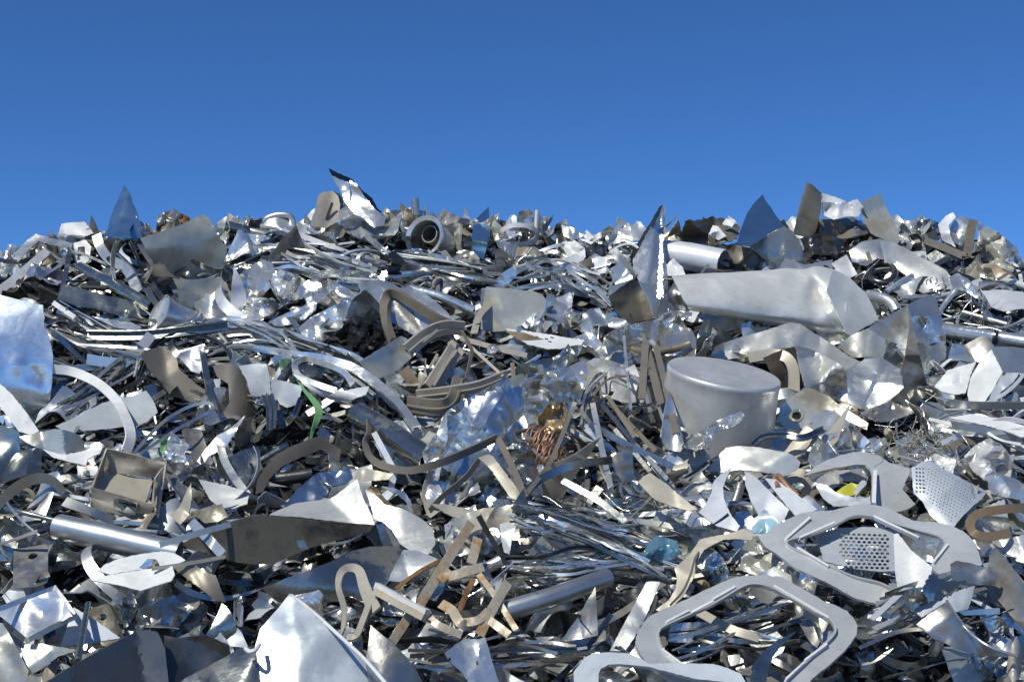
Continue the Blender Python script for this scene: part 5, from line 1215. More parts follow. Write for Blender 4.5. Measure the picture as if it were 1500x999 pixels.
S('dark_shard', 'shard', 'dark grey torn shard in front of the fan of narrow slats', 'dark torn shard', 'dull', [(896,670),(906,662),(918,652),(927,654),(927,675),(929,696),(934,702),(912,706),(903,692)], 4, 14, .48, amp=.004)
S('taupe_channel', 'channel', 'taupe channel lying right of the dark torn shard', 'taupe channel by the torn shard', 'beige', [(934,706),(942,698),(952,692),(976,708),(994,724),(1022,746),(1008,748),(986,742),(960,732)], 38, -10, .48, amp=.002, nc=2, group='taupe coated channels in the middle')
R('green_ribbon', 'strip', 'grey green ribbon arching left of the dark torn shard', 'grey green ribbon', 'slate', [(756,750,.42),(764,730,.44),(786,706,.46),(820,688,.48),(856,678,.48),(896,674,.46)], 11, 'flat', tilt=[30,20,0,-10,-20])
R('green_ribbon', 'strip', 'thin dark ribbon sagging right of the grey green ribbon', None, 'slate', [(824,704,.46),(850,718,.46),(880,736,.46),(916,764,.44)], 9, 'flat', tilt=20)
SB = S('bent_bar', 'bar', 'taupe blade of channel bent like an S left of the lower frame', 'S shaped taupe bar', 'beige', [(961,893),(980,878),(990,862),(992,848),(988,832),(1009,813),(1025,790),(1050,784),(1072,780),(1090,774),(1103,781),(1101,791),(1076,789),(1060,790),(1047,796),(1031,805),(1023,819),(1017,843),(1001,873),(984,888),(970,897)], 34, -10, .56, amp=.003, nc=3, warp=.02, thick=.006)
R('groove', '', '', None, 'bronze', [(982,886,.585),(1000,866,.585),(1012,840,.585),(1019,816,.585),(1032,800,.58)], 3, 'flat', parent=SB)
S('flat_strip', 'strip', 'pale straight strip slanting left of the lower frame', 'pale straight strip', 'alu', [(947,852),(967,852),(954,884),(940,916),(916,953),(893,953),(920,902)], 40, -12, .50, amp=.002, nc=2)
R('folded_strip', 'strip', 'narrow folded lip of the pale straight strip', None, 'slate', [(962,872,.5),(950,906,.5),(938,920,.5)], 6, 'flat', tilt=50)
S('bronze_triangle', 'shard', 'bronze triangular shard left of the pale straight strip', 'bronze triangular shard', 'dull', [(872,859),(874,890),(876,930),(850,936),(822,938),(846,904)], 14, -12, .48, amp=.003)
R('taupe_bar', 'bar', 'taupe bent bar inside the window of the lower frame', 'taupe bar in the lower frame', 'beige', [(1024,896,.52),(1060,916,.54),(1078,924,.54),(1112,934,.5)], 12, 'L', smooth=False, tilt=20)
S('curved_sheet', 'blade', 'dark curved blade inside the lower frame window', None, 'slate', [(1098,1004),(1102,976),(1116,956),(1140,936),(1170,922),(1148,942),(1132,962),(1124,984),(1122,1004)], 18, 20, .5, amp=.003)
S('blue_film', 'film', 'shiny sky blue film shards among the thin strips', 'sky blue film shards', 'blue', [(940,812),(950,796),(962,784),(978,788),(992,792),(996,812),(984,820),(966,820),(950,822)], 44, 0, .50, amp=.012, nc=9, res=4)
S('amber_flake', 'scrap', 'small amber brown scrap left of the sky blue film', 'small amber scrap', 'gold', [(898,790),(910,784),(930,788),(926,798),(908,802)], 25, 0, .42, amp=.010)
S('blue_crumple', 'sheet', 'blue and white crumpled sheet right of the S shaped bar', 'blue white crumple', 'mirror_blue', [(1028,840),(1034,820),(1048,806),(1060,818),(1068,836),(1064,852),(1046,858)], 34, -4, .48, amp=.03, nc=12, res=4)
S('creased_sheet', 'sheet', 'pale blue creased sheet left of the thin strip bundle', 'creased sheet by the strip bundle', 'tin', [(662,766),(680,752),(708,744),(734,742),(752,738),(760,756),(748,778),(724,772),(700,776),(684,784)], 36, 0, .38, amp=.010)
S('white_tag', 'scrap', 'white punched tag standing left of the thin strip bundle', None, 'white', [(732,768),(744,764),(756,770),(750,790),(746,812),(738,808),(734,790)], 16, -18, .46, amp=.004)
# --- right middle whites
S('white_board', 'board', 'bright white angular board right of the tall blue mirroring sheet', 'white angular board', 'white', [(1416,572),(1424,548),(1438,526),(1453,512),(1461,530),(1469,545),(1456,568),(1440,592),(1420,592)], 28, -28, .34, amp=.004, folds=[(1453,512,1430,592,.3)])
S('white_step', 'board', 'white ribbed board left of the white angular board', 'white ribbed board', 'white', [(1369,566),(1380,552),(1388,542),(1408,536),(1430,530),(1422,548),(1414,576),(1398,578),(1380,574)], 42, -22, .32, amp=.006, nc=6, folds=[(1390,542,1400,576,.3)])
S('blue_shadow_sheet', 'sheet', 'smooth sheet at the right edge below the long tube, blue shadow in its colour', 'smooth blue sheet at the right', 'steelblue', [(1454,508),(1480,508),(1530,514),(1530,548),(1500,548),(1470,546),(1462,528)], 44, 20, .26, amp=.004)  # blue tint puts the shadow on this sheet into its colour
S('grey_fold', 'sheet', 'pale grey folded sheet right of the white angular board', None, 'pale_grey', [(1446,592),(1456,568),(1474,546),(1494,546),(1484,560),(1466,574),(1458,592)], 40, 5, .36, amp=.006)
R('blue_rail', 'rail', 'long blue grey rail running to the right edge', 'long blue rail', 'matte_blue', [(1376,588,.36),(1420,593,.40),(1460,594,.42),(1530,594,.4)], 11, 'flat', tilt=-25)
t = S('white_plank', 'board', 'thick white board at the right edge below the blue rail', 'thick white board', 'white', [(1390,612),(1420,606),(1470,614),(1530,622),(1530,636),(1496,640),(1476,632),(1440,622)], 56, -6, .44, amp=.003, nc=2)
S('board_edge', '', '', None, 'matte_blue', [(1392,616),(1440,624),(1476,633),(1496,640),(1494,648),(1470,644),(1432,634),(1396,628)], -5, -6, .44, parent=t, amp=.002, nc=2)
# wire tangle
t = thing('wire_tangle', at(1340,650,.34), 'tangle of thin springy wires right of the pot', 'wires', 'wire tangle')
def wires():
    r = np.random.RandomState(8)
    for k in range(46):
        c = np.array([1345 + r.normal(0, 22), 650 + r.normal(0, 12)])
        th = r.uniform(-2.6, .4); L = r.uniform(20, 55); bend = r.normal(0, .5)
        pts = []
        for s in np.linspace(-.5, .5, 5):
            a = th + bend * s * 2
            pts.append((c[0] + math.cos(a) * L * s, c[1] + math.sin(a) * L * s * .8, .36 + .12 * r.uniform(-.5, .8)))
        R('wire', '', '', None, ['alu', 'beige', 'bright', 'bronze'][k % 4], pts, 1.3, 'tube', parent=t, k=4)
wires()

# --- bundles of long trim: every strip by itself
def bundle(name, cat, label, lm, group, path, n, dy, lift, wd, mats, kinds=('flat', 'C', 'L', 'flat'), shrink=.25, seed=1):
    r = np.random.RandomState(seed)
    P = np.array(path, float)
    for i in range(n):
        a, b_ = r.uniform(0, shrink), 1 - r.uniform(0, shrink)
        m = len(P)
        ts = np.linspace(a, b_, m)
        q = np.column_stack([np.interp(ts, np.linspace(0, 1, m), P[:, k]) for k in (0, 1)])
        off = r.uniform(-dy, dy); tl = r.normal(0, dy * .35)
        q[:, 1] += off + tl * np.linspace(-1, 1, m) + r.normal(0, dy * .22, m)
        l0 = r.uniform(*lift)
        pts = [(x, y, l0 + r.uniform(-.015, .015)) for x, y in q]
        R(name, cat, label, lm if i == 0 else None, mats[r.randint(len(mats))], pts, r.uniform(*wd), kinds[r.randint(len(kinds))], h=4, th=.003, tilt=[r.uniform(-50, 50), r.uniform(-50, 50), r.uniform(-50, 50)], group=group, k=8, taper=list(r.uniform(.55, 1.15, 5)))
TM = ('slate', 'alu', 'slate', 'dull', 'dark', 'alu')
bundle('long_strip', 'strip', 'long thin trim strip in the level bundle under the bucket', 'level trim bundle under the bucket', 'trim strips of the level bundle under the bucket', [(72,468),(124,486),(190,506),(262,512),(330,494)], 11, 20, (.20, .30), (2.5, 6), TM, seed=2)
bundle('long_strip', 'strip', 'long thin trim strip rising behind the wide white hoop', 'rising trim bundle behind the white hoop', 'trim strips rising behind the wide white hoop', [(78,612),(120,580),(170,545),(215,510),(250,470)], 13, 26, (.12, .24), (2.5, 5.5), ('slate', 'alu', 'dark', 'slate', 'bright'), seed=3)
bundle('long_strip', 'strip', 'dark curved trim strip arching over the pale notched plate', 'arching trim bundle', 'curved trim strips arching over the pale plates', [(300,500),(350,490),(410,498),(470,512),(530,542),(590,596)], 13, 16, (.16, .28), (3, 7), ('slate', 'dark', 'alu', 'slate', 'bright'), seed=4)
bundle('long_strip', 'strip', 'thin curved trim strip right of the bucket above the arching trim bundle', None, 'curved trim strips right of the bucket', [(290,476),(330,466),(370,474),(410,494),(440,520)], 6, 10, (.22, .30), (2.5, 5), ('bright', 'alu', 'slate'), seed=5)
bundle('metal_sliver', 'sliver', 'long fine sliver in the sheaf left of the sky blue film', 'sheaf of fine slivers', 'fine slivers of the sheaf left of the sky blue film', [(736,752),(800,764),(860,778),(930,802),(1000,826)], 30, 20, (.36, .48), (1.8, 5), ('slate', 'mirror', 'alu', 'dark', 'slate', 'bright'), seed=6)
bundle('metal_sliver', 'sliver', 'long fine sliver fanning out above the fat tube of the lower middle', None, 'fine slivers above the fat tube of the lower middle', [(740,826),(800,828),(860,826),(930,822),(1000,828)], 24, 16, (.34, .44), (1.8, 5), ('slate', 'mirror', 'alu', 'dark', 'slate', 'bright'), seed=7)
bundle('curly_strip', 'strip', 'curved thin pale strip in the curls right of the round cornered plate', 'pale curls by the round cornered plate', 'pale curls right of the round cornered plate', [(738,412),(780,400),(830,404),(870,420),(900,440)], 15, 18, (.16, .26), (3, 6), ('pale', 'bright', 'alu', 'alu'), seed=8)
bundle('white_lath', 'strip', 'long white lath lying by the thick white board at the right edge', 'white laths at the right edge', 'white laths at the right edge', [(1360,618),(1420,626),(1480,634),(1530,640)], 9, 26, (.30, .44), (4, 9), ('white', 'pale', 'matte', 'bright'), seed=9)
bundle('metal_sliver', 'sliver', 'long grey sliver lying level at the bottom below the rusty bars', 'level slivers at the bottom', 'level slivers at the bottom below the rusty bars', [(570,960),(640,962),(720,955),(800,952),(880,948)], 13, 22, (.34, .46), (3, 9), ('slate', 'dull', 'alu', 'dark'), seed=10)
bundle('bent_strip', 'strip', 'narrow bent trim strip below the crest between white peak and tin plate', 'bent trim below the left crest', 'bent trim strips below the left crest', [(350,372),(400,366),(450,372),(510,392),(570,400)], 16, 26, (.14, .24), (3, 8), ('alu', 'bright', 'pale', 'slate'), seed=11)
bundle('bent_strip', 'strip', 'narrow bent trim strip in the dark hollow below the round duct', None, 'bent trim strips below the round duct', [(560,384),(620,392),(680,404),(740,410)], 13, 18, (.12, .22), (3, 7), ('alu', 'slate', 'dark', 'bright'), seed=12)
bundle('metal_sliver', 'sliver', 'thin glinting sliver seen through the window of the lower frame', None, 'slivers behind the lower frame', [(980,952),(1040,936),(1110,922),(1180,900)], 14, 26, (.40, .52), (2, 6), ('slate', 'dull', 'alu', 'dark', 'mirror'), seed=13)
bundle('metal_sliver', 'sliver', 'thin pointed sliver fanning right of the brown curved sheet piece', None, 'slivers fanning at the lower right', [(1250,905),(1320,892),(1390,880),(1470,900)], 14, 36, (.40, .54), (2, 8), ('slate', 'dull', 'pale_grey', 'alu'), seed=14)
bundle('looped_strip', 'strip', 'dark looped trim strip round the brown domed sheet', 'dark loops by the brown domed sheet', 'dark loops round the brown domed sheet', [(196,560),(214,506),(262,478),(318,490),(350,540),(348,600)], 6, 14, (.18, .30), (3, 8), ('slate', 'dark', 'alu', 'slate'), seed=15)
bundle('looped_strip', 'strip', 'dark looped trim strip left of the thick dark tube', 'dark loops by the thick dark tube', 'dark loops left of the thick dark tube', [(420,640),(404,580),(440,530),(500,520),(548,560),(560,640)], 5, 14, (.14, .24), (4, 9), ('dark', 'slate', 'slate'), seed=16)
bundle('looped_strip', 'strip', 'grey looped strip between the pot and the blue mirror foil', None, 'grey loops left of the pot', [(850,640),(860,580),(900,540),(940,560),(960,620)], 5, 16, (.2, .32), (3, 7), ('slate', 'alu', 'bronze'), seed=17)
# ------------------------------------------------------------------ the many smaller pieces between them
fr = np.random.RandomState(23)
PROTO = {}
def proto(kind, V, F, smooth=32.0, mat='alu'):
    me = bpy.data.meshes.new(kind)
    me.from_pydata(np.asarray(V).tolist(), [], [tuple(int(i) for i in f) for f in F])
    me.validate(); me.update()
    me.materials.append(M[mat])
    me.polygons.foreach_set('use_smooth', [True] * len(me.polygons))
    me.set_sharp_from_angle(angle=rad(smooth))
    PROTO.setdefault(kind, []).append(me)
def flat_sheet(poly, amp, nc, r, res=.11, th=.012, bend=None):
    outer = densify(poly, res, True, .012)
    q, f = triangulate(outer, [], res)
    z = creases(q, amp, nc, r) if amp else np.zeros(len(q))
    if bend is not None: z = z + bend(q)
    return solidify(np.column_stack([q, z]), f, th)
# all prototypes are about one unit long, long side along X, facing +Z
for v in range(14):                                                       # strips
    t_ = np.linspace(-.5, .5, 15)
    a, b_, c_ = fr.normal(0, .35), fr.normal(0, .30), fr.normal(0, .6)
    P = np.column_stack([t_, a * (t_ ** 2 - .08) + c_ * .4 * t_ ** 3, b_ * (t_ ** 2 - .08)])
    k = ['flat', 'flat', 'L', 'U', 'flat', 'C'][v % 6]
    V, F = sweep_geo(P, section(k, fr.uniform(.035, .075), .03, .006), tilt=[fr.uniform(-50, 50), fr.uniform(-50, 50)], view=np.array([0, 0, 1.0]))
    proto('metal_strip', V, F)
for v in range(12):                                                       # strongly bent strips
    n = 26; rr = fr.uniform(.22, .4); ang = fr.uniform(1.8, 4.2)
    th = np.linspace(-ang / 2, ang / 2, n)
    P = np.column_stack([rr * np.sin(th) * 1.4, rr * np.cos(th) - rr * .6, .12 * np.sin(th * fr.uniform(.5, 2))])
    V, F = sweep_geo(P, section(['flat', 'C', 'flat', 'U'][v % 4], fr.uniform(.04, .10), .03, .008), tilt=[fr.uniform(-60, 60), fr.uniform(-60, 60)], view=np.array([0, 0, 1.0]))
    proto('curved_strip', V, F)
for v in range(8):                                                        # spiral turnings
    n = 70; tu = fr.uniform(1.5, 3.2)
    s = np.linspace(0, 1, n); th = 6.283 * tu * s
    rr = .16 + .12 * s
    P = np.column_stack([(s - .5) * .8 + rr * np.cos(th) * .5, rr * np.sin(th), rr * np.cos(th) * .8])
    V, F = sweep_geo(P, section('flat', fr.uniform(.05, .09), .03, .010), tilt=90, view=np.array([0, 0, 1.0]))
    proto('curled_shaving', V, F)
for v in range(18):                                                       # shards
    n = fr.randint(3, 7)
    an = np.sort(fr.uniform(0, 6.283, n)); an = np.linspace(0, 6.283, n + 1)[:-1] + fr.uniform(-.45, .45, n)
    poly = [(.5 * math.cos(a) * fr.uniform(.6, 1), .34 * math.sin(a) * fr.uniform(.5, 1)) for a in an]
    k1, th1 = fr.normal(0, 1.0), fr.uniform(0, 3.14); off = fr.uniform(-.15, .15)
    bend = lambda q, CV=fr.normal(0, .9), CW=fr.normal(0, .8), k1=k1, th1=th1, off=off: k1 * np.maximum(0, q @ np.array([math.cos(th1), math.sin(th1)]) - off) + CV * q[:, 0] ** 2 + CW * q[:, 0] * q[:, 1]
    V, F = flat_sheet(poly, .03, 4, fr, res=.09, bend=bend)
    proto('metal_shard', V, F)
for v in range(14):                                                       # crumpled sheets
    w_ = fr.uniform(.3, .48)
    poly = [(-.5, -w_), (-.1, -w_ * fr.uniform(.8, 1.1)), (.45, -w_), (.5, 0), (.45, w_), (0, w_ * fr.uniform(.7, 1.1)), (-.48, w_ * .9)]
    V, F = flat_sheet(poly, fr.uniform(.06, .12), 9, fr, res=.055, th=.008)
    proto('crumpled_sheet', V, F, 16)
for v in range(8):                                                        # foil wads
    import bmesh
    bm = bmesh.new(); bmesh.ops.create_icosphere(bm, subdivisions=3, radius=.42)
    co = np.array([tuple(x.co) for x in bm.verts]); fc = [[x.index for x in f.verts] for f in bm.faces]; bm.free()
    d = np.ones(len(co))
    for i in range(22):
        n_ = fr.normal(0, 1, 3); n_ /= np.linalg.norm(n_); h = fr.uniform(.22, .40)
        pr = co @ n_ / .42 * .42
        co = co - n_ * np.clip(pr - h, 0, None)[:, None] * fr.uniform(.7, 1.3)
    co = co + fr.normal(0, .012, co.shape); co[:, 1] *= .8; co[:, 2] *= .7
    proto('foil_wad', co, fc, 18)
for v in range(8):                                                        # pipes
    t_ = np.linspace(-.5, .5, 11); a = [0, 0, .3, .6, 0, .2, .9, .1][v]
    P = np.column_stack([t_, a * (t_ ** 2 - .08), .1 * a * t_])
    V, F = sweep_geo(P, section('tube', fr.uniform(.07, .15), 0, 0), view=np.array([0, 0, 1.0]), hollow=.82)
    proto('bent_pipe', V, F, 45)
for v in range(8):                                                        # straight profiles
    P = np.array([[-.5, 0, 0], [-.17, fr.normal(0, .012), 0], [.17, fr.normal(0, .012), 0], [.5, 0, 0]])
    V, F = sweep_geo(P, section(['L', 'U', 'box', 'rib'][v % 4], fr.uniform(.05, .10), fr.uniform(.03, .05), .010), tilt=fr.uniform(-40, 40), view=np.array([0, 0, 1.0]))
    proto('metal_profile', V, F, 30)
for v in range(8):                                                        # stamped plates with a hole or a flange
    w_ = fr.uniform(.22, .42)
    poly = round_poly([(-.5, -w_), (.5, -w_ * fr.uniform(.5, 1)), (.5, w_), (-.5, w_ * fr.uniform(.5, 1))], .12)
    holes = [[(.3 * fr.uniform(-1, 1) * 0 + (.22 if v % 2 else -.2) + .08 * math.cos(a), .08 * math.sin(a)) for a in np.linspace(0, 6.283, 11)[:-1]]] if v % 3 else []
    outer = densify(poly, .09); q, f = triangulate(outer, holes, .09)
    z = creases(q, .012, 3, fr) + fr.uniform(.3, .9) * np.maximum(0, np.abs(q[:, 1]) - w_ * .6) * fr.choice([-1, 1])
    V, F = solidify(np.column_stack([q, z]), f, .014)
    proto('stamped_plate', V, F, 30)
for v in range(6):                                                        # wires
    t_ = np.linspace(-.5, .5, 14)
    P = np.column_stack([t_, fr.normal(0, .5) * (t_ ** 2 - .08) + .1 * np.sin(t_ * fr.uniform(4, 10)), fr.normal(0, .2) * t_ ** 2])
    V, F = sweep_geo(P, np.array(section('tube', .011, 0, 0))[::2], view=np.array([0, 0, 1.0]))
    proto('metal_wire', V, F, 60)

def small(mat):
    """the same metal with its marks at the size of a small piece"""
    k = mat + '_small'
    if k not in M:
        name, base, a, kw = MARGS[M[mat].name]
        M[k] = metal_nodes(name + '_small', base, *a, **dict(kw, ts=.25))
    return M[k]
FILL = []
# dark hollows, their shade put in by fewer pieces and darker metals: (x, y, rx, ry)
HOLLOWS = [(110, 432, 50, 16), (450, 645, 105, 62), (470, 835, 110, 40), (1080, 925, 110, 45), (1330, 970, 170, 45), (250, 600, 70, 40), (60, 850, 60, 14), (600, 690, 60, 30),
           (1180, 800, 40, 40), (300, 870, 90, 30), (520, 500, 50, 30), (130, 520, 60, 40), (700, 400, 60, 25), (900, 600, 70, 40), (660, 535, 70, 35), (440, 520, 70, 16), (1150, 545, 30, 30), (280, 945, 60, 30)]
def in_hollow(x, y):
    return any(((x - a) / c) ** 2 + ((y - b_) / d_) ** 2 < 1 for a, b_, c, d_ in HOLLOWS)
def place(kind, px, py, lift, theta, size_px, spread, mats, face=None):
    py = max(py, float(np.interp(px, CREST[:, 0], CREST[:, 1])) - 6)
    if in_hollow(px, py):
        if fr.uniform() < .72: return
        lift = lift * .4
        mats = ('dark', 'slate', 'slate', 'dull', 'alu')  # darker metals stand for the shade of the hollow
    m = float(D(px, py)) / FPX
    me = PROTO[kind][fr.randint(len(PROTO[kind]))]
    n = np.array([0, -.55, .83]) if face is None else nvec(*face)
    n = n + fr.normal(0, spread, 3); n /= np.linalg.norm(n)
    th = rad(theta)
    u = np.array([math.cos(th), .5 * math.sin(th), .86 * math.sin(th)]) + fr.normal(0, spread * .35, 3)
    u -= n * (u @ n); u /= np.linalg.norm(u) + 1e-9
    v = np.cross(n, u)
    if fr.uniform() < .5: u, v = -u, -v
    s = size_px * m
    yz = s * fr.uniform(.75, 1.3)
    o = bpy.data.objects.new(kind, me)
    mw = Matrix(((u[0] * s, v[0] * yz, n[0] * yz, 0), (u[1] * s, v[1] * yz, n[1] * yz, 0), (u[2] * s, v[2] * yz, n[2] * yz, 0), (0, 0, 0, 1)))
    p = at(px, py, lift)
    mw.translation = Vector(p)
    o.matrix_world = mw
    mat = mats[fr.randint(len(mats))]
    FILL.append((o, kind, mat, theta, size_px))
def scatter(kind, poly, n, size, theta=(0, 40), spread=.45, lift=(.02, .16), mats=('alu', 'slate', 'bright'), face=None):
    P = np.array(poly, float); lo, hi = P.min(0), P.max(0); k = 0
    if kind == 'metal_strip' and n < 60: n = int(n * .42)
    if kind in ('metal_shard', 'crumpled_sheet', 'stamped_plate', 'curved_strip'): n = int(n * .66); size = (size[0] * 1.15, size[1] * 1.4)
    if kind in ('foil_wad', 'curled_shaving'): n = int(n * .7)
    while k < n:
        q = lo + (hi - lo) * fr.uniform(0, 1, 2)
        if not inside(P, q[None])[0]: continue
        k += 1
        place(kind, q[0], q[1], fr.uniform(*lift), fr.normal(*theta), fr.uniform(*size) * (1 - .25 * (q[1] < 420)), spread, mats, face)
GREY = ('alu', 'alu', 'slate', 'bright', 'dull', 'pale_grey')
SHINY = ('mirror', 'bright', 'foil', 'alu', 'steelblue')
DARK = ('slate', 'dark', 'dull', 'slate', 'mirror')
MIX = ('alu', 'bright', 'slate', 'dull', 'tin', 'bronze', 'mirror', 'pale', 'tin', 'olive', 'dull', 'foil', 'alu', 'pale_grey', 'bright', 'rustbar')
def box(a, b, c, d): return [(a, b), (c, b), (c, d), (a, d)]
# the crest: jagged lumps and upright pieces against the sky
cr = [(x, float(np.interp(x, CREST[:, 0], CREST[:, 1]))) for x in range(-20, 1530, 10)]
for x, y in cr:
    for k in range(3):
        place('crumpled_sheet', x + fr.uniform(-6, 6), y + fr.uniform(-8, 14), fr.uniform(.0, .1), fr.uniform(-60, 60), fr.uniform(22, 48), .6, MIX, (fr.uniform(0, 50), fr.uniform(-40, 40)))
    if fr.uniform() < .32: place('metal_shard', x, y - fr.uniform(-4, 8), .05, fr.uniform(20, 160), fr.uniform(20, 44), .5, MIX, (fr.uniform(0, 40), fr.uniform(-50, 50)))
    if 240 < x < 1460 and fr.uniform() < .42: place('crumpled_sheet', x, y - 4, fr.uniform(.0, .06), fr.uniform(50, 130), fr.uniform(38, 62), .4, MIX, (fr.uniform(0, 35), fr.uniform(-40, 40)))
    if fr.uniform() < .45: place('curved_strip', x, y + fr.uniform(-6, 6), .06, fr.uniform(0, 180), fr.uniform(24, 50), .6, GREY)
    if fr.uniform() < .30: place('metal_strip', x, y + fr.uniform(-4, 6), .05, fr.uniform(30, 150), fr.uniform(20, 44), .5, GREY, (10, 0))
    if fr.uniform() < .40: place('foil_wad', x, y + fr.uniform(0, 14), .04, fr.uniform(0, 180), fr.uniform(20, 38), .6, MIX)
    if fr.uniform() < .25: place('stamped_plate', x, y + fr.uniform(-2, 14), .06, fr.uniform(0, 180), fr.uniform(24, 44), .6, MIX, (20, fr.uniform(-40, 40)))
# bands named after what they look like in the photograph
scatter('crumpled_sheet', box(0, 360, 1500, 440), 60, (35, 70), (0, 50), .5, (.03, .14), MIX)
scatter('curved_strip', box(300, 345, 700, 440), 60, (40, 90), (-15, 35), .5, (.06, .18), GREY)
scatter('curved_strip', box(720, 340, 930, 430), 34, (35, 75), (-20, 45), .5, (.06, .18), GREY)
scatter('curled_shaving', box(740, 370, 900, 450), 30, (30, 60), (0, 60), .6, (.08, .18), ('pale', 'bright', 'alu'))
scatter('metal_strip', box(740, 380, 910, 450), 40, (50, 100), (10, 25), .4, (.06, .18), ('pale', 'bright', 'alu', 'slate'))
scatter('metal_shard', box(620, 350, 960, 440), 36, (30, 60), (10, 60), .5, (.06, .18), SHINY)
scatter('foil_wad', box(340, 370, 520, 470), 18, (24, 46), (0, 60), .6, (.04, .14), ('foil', 'bright', 'alu'))
scatter('crumpled_sheet', box(340, 360, 540, 470), 26, (40, 70), (0, 60), .55, (.06, .16), ('foil', 'bright', 'mirror'))
scatter('curved_strip', box(0, 350, 240, 440), 26, (40, 100), (-20, 40), .5, (.06, .18), GREY)
scatter('metal_profile', box(60, 360, 240, 470), 16, (60, 120), (-25, 30), .4, (.04, .18), DARK)
scatter('foil_wad', box(1180, 330, 1480, 400), 22, (26, 48), (0, 60), .6, (.03, .1), ('dull', 'tin', 'bright', 'slate'))
scatter('curved_strip', box(1260, 390, 1500, 480), 40, (34, 80), (0, 40), .5, (.08, .2), ('alu', 'bright', 'slate'))
scatter('curled_shaving', box(1360, 410, 1500, 480), 16, (28, 50), (0, 60), .6, (.1, .2), SHINY)
scatter('metal_wire', box(1360, 410, 1500, 500), 26, (50, 110), (10, 50), .5, (.12, .24), ('alu', 'bright', 'bronze'))
scatter('bent_pipe', box(1230, 400, 1460, 470), 10, (50, 90), (10, 30), .4, (.08, .2), ('bright', 'alu'))
# long thin strips in the dark hollow at the left
scatter('metal_strip', box(76, 470, 330, 560), 66, (90, 200), (-14, 14), .35, (.04, .22), ('slate', 'alu', 'slate', 'dull', 'bright'))
scatter('metal_strip', box(80, 520, 260, 640), 44, (90, 190), (32, 14), .35, (.02, .16), ('slate', 'alu', 'dark', 'slate'))
scatter('curved_strip', box(240, 460, 560, 540), 40, (80, 140), (-18, 14), .35, (.06, .22), ('slate', 'dark', 'alu', 'bright'))
scatter('metal_strip', box(280, 470, 600, 680), 40, (70, 170), (-30, 30), .45, (.0, .14), DARK)
scatter('metal_shard', box(380, 560, 640, 720), 24, (40, 90), (0, 60), .5, (.0, .1), ('dark', 'dark', 'slate', 'bronze'))
scatter('bent_pipe', box(280, 560, 620, 720), 10, (70, 140), (-25, 25), .4, (.02, .12), ('slate', 'dark', 'slate'))
# middle
scatter('metal_profile', box(560, 470, 760, 600), 16, (60, 130), (0, 60), .45, (.06, .24), ('beige', 'bronze', 'beige', 'slate', 'bright'))
scatter('metal_strip', box(600, 480, 860, 600), 34, (60, 140), (-25, 40), .45, (.04, .2), ('slate', 'alu', 'bronze', 'bright'))
scatter('crumpled_sheet', box(760, 440, 1040, 600), 50, (40, 80), (0, 60), .6, (.06, .2), SHINY)
scatter('metal_shard', box(780, 440, 1040, 640), 40, (40, 80), (20, 60), .55, (.06, .22), SHINY + ('bronze', 'dull'))
scatter('metal_profile', box(840, 540, 1010, 710), 26, (70, 150), (-50, 20), .35, (.1, .26), ('slate', 'bronze', 'dull', 'alu'))
scatter('metal_strip', box(780, 600, 1000, 740), 34, (60, 130), (-20, 40), .45, (.1, .3), ('slate', 'bronze', 'alu', 'mirror'))
scatter('metal_shard', box(640, 640, 900, 760), 24, (40, 80), (0, 60), .5, (.06, .26), ('slate', 'mirror', 'beige', 'dull'))
# fine strip bundle lower middle
scatter('metal_strip', box(740, 735, 1010, 850), 59, (90, 210), (-14, 12), .35, (.12, .36), ('slate', 'mirror', 'alu', 'dark', 'dull', 'bright'))
scatter('metal_shard', box(740, 720, 1020, 850), 44, (30, 70), (-10, 30), .5, (.1, .36), SHINY + ('slate', 'tin'))
scatter('metal_wire', box(740, 720, 1020, 860), 26, (80, 180), (-14, 14), .4, (.2, .38), ('slate', 'bright', 'dark'))
scatter('metal_strip', box(640, 830, 960, 999), 58, (70, 170), (8, 25), .4, (.1, .36), ('slate', 'dull', 'alu', 'dark', 'mirror'))
scatter('metal_shard', box(560, 850, 960, 999), 44, (45, 90), (10, 50), .5, (.06, .36), ('slate', 'dull', 'alu', 'mirror', 'dark', 'pale_grey'))
# lower left
scatter('metal_shard', box(-10, 640, 380, 999), 80, (40, 90), (0, 50), .55, (.06, .32), ('slate', 'slate', 'alu', 'mirror', 'dull', 'tin', 'bronze', 'pale_grey', 'dark'))
scatter('metal_strip', box(-10, 680, 380, 990), 59, (60, 150), (-15, 35), .45, (.06, .34), ('slate', 'alu', 'dull', 'bright', 'dark'))
scatter('crumpled_sheet', box(0, 780, 400, 990), 26, (40, 80), (0, 50), .55, (.08, .32), ('mirror', 'tin', 'slate', 'alu'))
scatter('stamped_plate', box(0, 640, 420, 990), 26, (40, 80), (0, 50), .5, (.08, .30), ('slate', 'pale_grey', 'bronze', 'dull', 'olive'))
scatter('metal_profile', box(0, 700, 400, 960), 20, (60, 130), (-15, 35), .4, (.08, .32), GREY)
scatter('curved_strip', box(0, 640, 400, 900), 26, (50, 110), (0, 40), .5, (.08, .32), ('slate', 'alu', 'bronze', 'matte'))
scatter('metal_shard', box(360, 690, 660, 900), 36, (50, 100), (0, 45), .5, (.06, .32), ('slate', 'mirror', 'pale_grey', 'dark', 'alu'))
scatter('metal_strip', box(380, 760, 700, 960), 40, (70, 160), (10, 30), .4, (.06, .34), ('slate', 'dark', 'alu', 'beige'))
